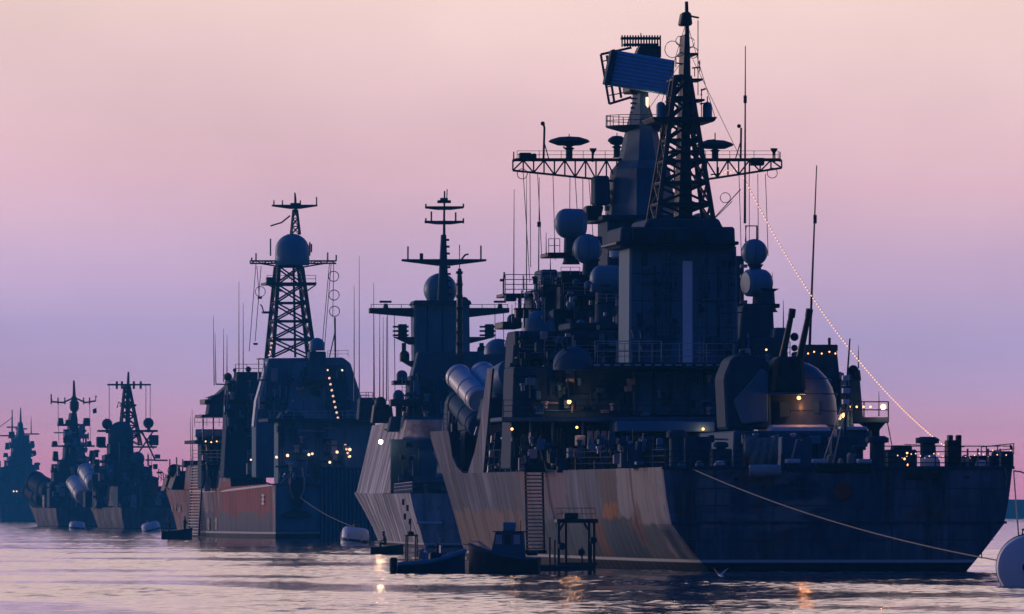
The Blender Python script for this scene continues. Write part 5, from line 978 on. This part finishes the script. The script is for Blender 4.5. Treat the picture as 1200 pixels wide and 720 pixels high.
# dark inflatable with radar arch, bow pointing right
r1 = boat('patrol_boat', 'dark open patrol boat with a mast frame aft, left of the cabin launch', 464, 436, math.radians(-82), 3.3, .62, .42, 1.05, 'paint_dark', 'radome', .11)
for y_ in (.5, .95):
    for s_ in (-1, 1): MB().tube([(s_*.36, y_, .25), (s_*.3, y_+.02, 1.75)], .035, 6).build('arch_post', 'rubber', r1, True)
MB().box(-.38, .38, .42, 1.02, 1.75, 1.82).build('arch_top', 'rubber', r1, False, .02); MB().tube([(0, .7, 1.8), (0, .7, 2.35)], .025, 6).build('mast', 'rubber', r1, True)
MB().lathe((0, .7, 1.82), [(.16, 0), (.17, .1), (.08, .16), (.01, .17)], (0, 0, 1), 12).build('radar_dome', 'rubber', r1, True)
MB().box(-.28, .28, 1.6, 2.15, .3, .95).build('console', 'rubber', r1, False, .05); MB().box(-.3, .3, 2.1, 2.14, .9, 1.3).build('windscreen', 'glass', r1, False, .01)
for x_, y_, h_ in ((.2, 1.2, .5), (-.2, 1.9, .4), (.15, 2.5, .35), (-.25, 2.75, .3)): MB().box(x_-.16, x_+.16, y_-.15, y_+.15, .4, .5+h_).build('gear_bag', 'canvas', r1, False, .08)
for i in range(4): MB().lathe((-.74, .5+i*.55, .42+.05*i*i*.4), [(.03, -.16), (.11, -.12), (.12, .1), (.04, .16)], (0, 0, 1), 10).build('fender', 'pole', r1, True)
for y_ in (1.15, 2.4): MB().box(-.26, .26, y_, y_+.3, .3, .6).build('seat', 'cloth', r1, False, .05)
MB().tube([(-.4, 2.5, .5), (-.4, 2.5, .95), (-.2, 3.2, 1.02), (.2, 3.2, 1.02), (.4, 2.5, .95), (.4, 2.5, .5)], .022, 5).build('bow_rail', 'pole', r1, True)
MB().box(-.22, .22, -.3, .05, .0, .75).build('outboard_motor', 'rubber', r1, False, .08)
pw = at(499, Y=436)[0]; person('person', 'person in pale blue shirt seated in the dark patrol boat', pw+Vector((.0, 0, .32)), math.radians(-60), 'sit', 'cloth_pale', .72)
person('person', 'person in dark clothes steering beside the patrol boat console', at(512, Y=436)[0]+Vector((0, 0, .3)), math.radians(-80), 'stand', 'cloth', .6)
# cabin launch
r2 = boat('cabin_launch', 'small launch with a windowed cabin moored at the destroyer ladder', 632, 442, math.radians(84), 3.4, .72, .62, 1.35, 'rubber', 'paint', .07)
cb = MB().add([(-.58, .7, .4), (.58, .7, .4), (.58, 2.3, .5), (-.58, 2.3, .5), (-.5, .78, 1.62), (.5, .78, 1.62), (.5, 2.08, 1.62), (-.5, 2.08, 1.62)], [(0, 3, 2, 1), (4, 5, 6, 7), (0, 1, 5, 4), (1, 2, 6, 5), (2, 3, 7, 6), (3, 0, 4, 7)]).build('cabin', 'paint', r2, False, .03); cb.location.z = .3
for i in range(3):
    for s_ in (-1, 1): MB().add([(s_*.575, .86+i*.44, 1.05), (s_*.575, 1.18+i*.44, 1.05), (s_*.53, 1.18+i*.43, 1.5), (s_*.53, .88+i*.43, 1.5)], [(0, 1, 2, 3)]).build('window', 'pole' if i != 1 else 'glass', cb)  # outer panes painted pale for the light showing through the cabin
MB().box(-.56, .56, .7, 2.2, 1.62, 1.68).build('roof', 'paint_dark', r2, False, .02).location.z = .3; MB().box(-.35, .35, 1.15, 1.75, 1.68, 2.1).build('roof_locker', 'radome', r2, False, .05).location.z = .3
MB().tube([(0, .9, 1.9), (0, .9, 2.5)], .02, 5).build('mast', 'rubber', r2, True); MB().tube([(-.5, 2.3, 1.0), (-.4, 2.9, 1.45), (0, 3.4, 1.5), (.4, 2.9, 1.45), (.5, 2.3, 1.0)], .025, 5).build('bow_rail', 'pole', r2, True)
MB().box(-.4, .4, .1, .6, .8, 1.0).build('engine_cover', 'rubber', r2, False, .05); MB().tube([(.72, .3, .6), (.75, 2.4, .8)], .05, 6).build('rubbing_strake', 'paint_dark', r2, True)
for i in range(5): MB().lathe((.86, .5+i*.5, .35+.06*i), [(.1, -.08), (.2, -.07), (.22, 0), (.2, .07), (.1, .08)], (1, 0, 0), 12).build('tyre_fender', 'rubber', r2, True)
wl_ = wire('boat_painter', 'rope', at(543, Y=444, z=1.35)[0], at(570, Y=446, z=1.2)[0], .03, .02, 8); tag(wl_, 'short pale line between the patrol boat and the cabin launch', 'rope')
# small boat by the corvette with a person
r3 = boat('rowing_boat', 'small dark boat with one crouching person under the corvette side', 434, 640, math.radians(-86), 2.3, .6, .4, .6, 'rubber', 'rubber', .07)
MB().box(-.5, .5, 1.2, 1.45, .3, .38).build('thwart', 'cloth', r3, False, .02); MB().box(-.5, .5, .4, .62, .3, .38).build('thwart', 'cloth', r3, False, .02)
person('person', 'person in dark clothes hunched in the small boat under the corvette', at(452, Y=640)[0]+Vector((0, 0, .3)), math.radians(-80), 'sit', 'cloth', .9, .25)
# working boat by the landing ship with two people
r4 = boat('work_boat', 'dark work boat with two standing people under the landing ship ladder', 189, 985, math.radians(-84), 3.3, .75, .75, 1.1, 'rubber', 'rubber', .1)
MB().box(-.5, .5, 1.4, 1.65, .5, .6).build('thwart', 'cloth', r4, False, .02); MB().box(-.4, .4, .1, .5, .3, .9).build('engine_box', 'rubber', r4, False, .05)
person('person', 'person in dark clothes standing at the left end of the work boat', at(198.5, Y=985)[0]+Vector((0, 0, .55)), math.radians(-70), 'stand', 'cloth', 1.0, .1)
person('person', 'person in dark clothes standing at the right end of the work boat', at(216.5, Y=985)[0]+Vector((0, 0, .55)), math.radians(60), 'stand', 'cloth', 1.0, .05)
# landing stage of steel posts alongside the destroyer
lsr = empty('landing_stage', at(676, Y=454)[0], math.radians(6)); tag(lsr, 'dark steel landing stage on posts beside the destroyer hull', 'landing stage')
for x_, y_ in ((-.9, 0), (-.45, .9), (.6, 0), (.95, .9)): MB().box(x_-.065, x_+.065, y_-.065, y_+.065, -.6, 2.35).build('post', 'rubber', lsr, False, .02)
MB().box(-1.0, 1.05, -.12, 1.05, 2.35, 2.55).build('top_deck', 'rubber', lsr, False, .03); MB().box(-1.0, 1.0, -.08, .08, .25, .4).build('tie_beam', 'rubber', lsr, False, .02)
for s_ in (-1, 1): MB().tube([(-.15+s_*.72, 0, 2.0), (-.15+s_*.5, 0, 2.34)], .06, 5).build('knee_brace', 'rubber', lsr)
for x_ in (-.95, -.3, .35, 1.0): MB().tube([(x_, .9, 2.5), (x_, .9, 3.1)], .018, 5).build('rail_post', 'rubber', lsr)
for z_ in (2.8, 3.08): MB().tube([(-.95, .9, z_), (1.0, .9, z_)], .015, 5).build('rail', 'rubber', lsr)
MB().box(-1.9, -1.0, .1, .9, .0, .3).build('float', 'rubber', lsr, False, .05)
for x_, z_ in ((-.75, 1.2), (.2, .9), (.8, 1.5)): MB().lathe((x_, -.16, z_), [(.08, -.07), (.17, -.06), (.19, 0), (.17, .06), (.08, .07)], (0, 1, 0), 12).build('tyre_fender', 'rubber', lsr, True)
for x_ in (-1.3, -1.05, .3, .75): MB().tube([(x_, .4, .1), (x_, .4, 1.0+.5*abs(x_))], .05, 6).build('mooring_post', 'rubber', lsr)
MB().box(-.6, .1, .2, .8, 2.55, 2.85).build('cable_box', 'rubber', lsr, False, .05)
pt = MB().box(-1.7, 1.9, -.4, .9, -.25, .28); pt = pt.build('pontoon', 'rubber', None, False, .06); pt.location = at(652, Y=452)[0]; pt.rotation_euler = (0, 0, .1); tag(pt, 'low dark pontoon floating at the foot of the ladder', 'pontoon')
# gull taking off from the water in front of the stern
gl_ = empty('gull', at(845, Y=395)[0]+Vector((0, 0, .12)), .6); tag(gl_, 'small grey gull flapping just above the water before the dark stern', 'bird')
MB().lathe((0, -.2, 0), [(.005, 0), (.03, .03), (.06, .12), (.065, .22), (.045, .32), (.04, .38), (.03, .43), (.005, .46)], (0, 1, .25), 10).build('body', 'buoy', gl_, True)
for s_ in (-1, 1): MB().add([(s_*.03, -.02, .05), (s_*.03, .1, .06), (s_*.22, .12, .24), (s_*.24, 0, .22), (s_*.42, -.02, .40), (s_*.03, -.02, .065), (s_*.03, .1, .075), (s_*.22, .12, .255), (s_*.24, 0, .235)], [(0, 1, 2, 3), (3, 2, 4), (5, 8, 7, 6), (8, 4, 7), (0, 5, 6, 1), (1, 6, 7, 2), (2, 7, 4), (3, 4, 8), (0, 3, 8, 5)]).build('wing', 'pole', gl_)



# ---------------------------------------------------------------- evening haze
hz = MB().box(-1600, 1600, -500, 4900, -1.6, 48).build('haze', 'paint'); hz.data.materials.clear()
hm = bpy.data.materials.new('haze'); hm.use_nodes = True; t = hm.node_tree
for n in list(t.nodes): t.nodes.remove(n)
ho = nd(t, 'ShaderNodeOutputMaterial'); hv = nd(t, 'ShaderNodeVolumePrincipled'); t.links.new(hv.outputs[0], ho.inputs['Volume'])
hv.inputs['Color'].default_value = (0.06, 0.47, 0.9, 1); hv.inputs['Density'].default_value = 0.00015; hv.inputs['Anisotropy'].default_value = 0.3
hz.data.materials.append(hm); tag(hz, 'thin blue evening haze over the harbour', kind='stuff')
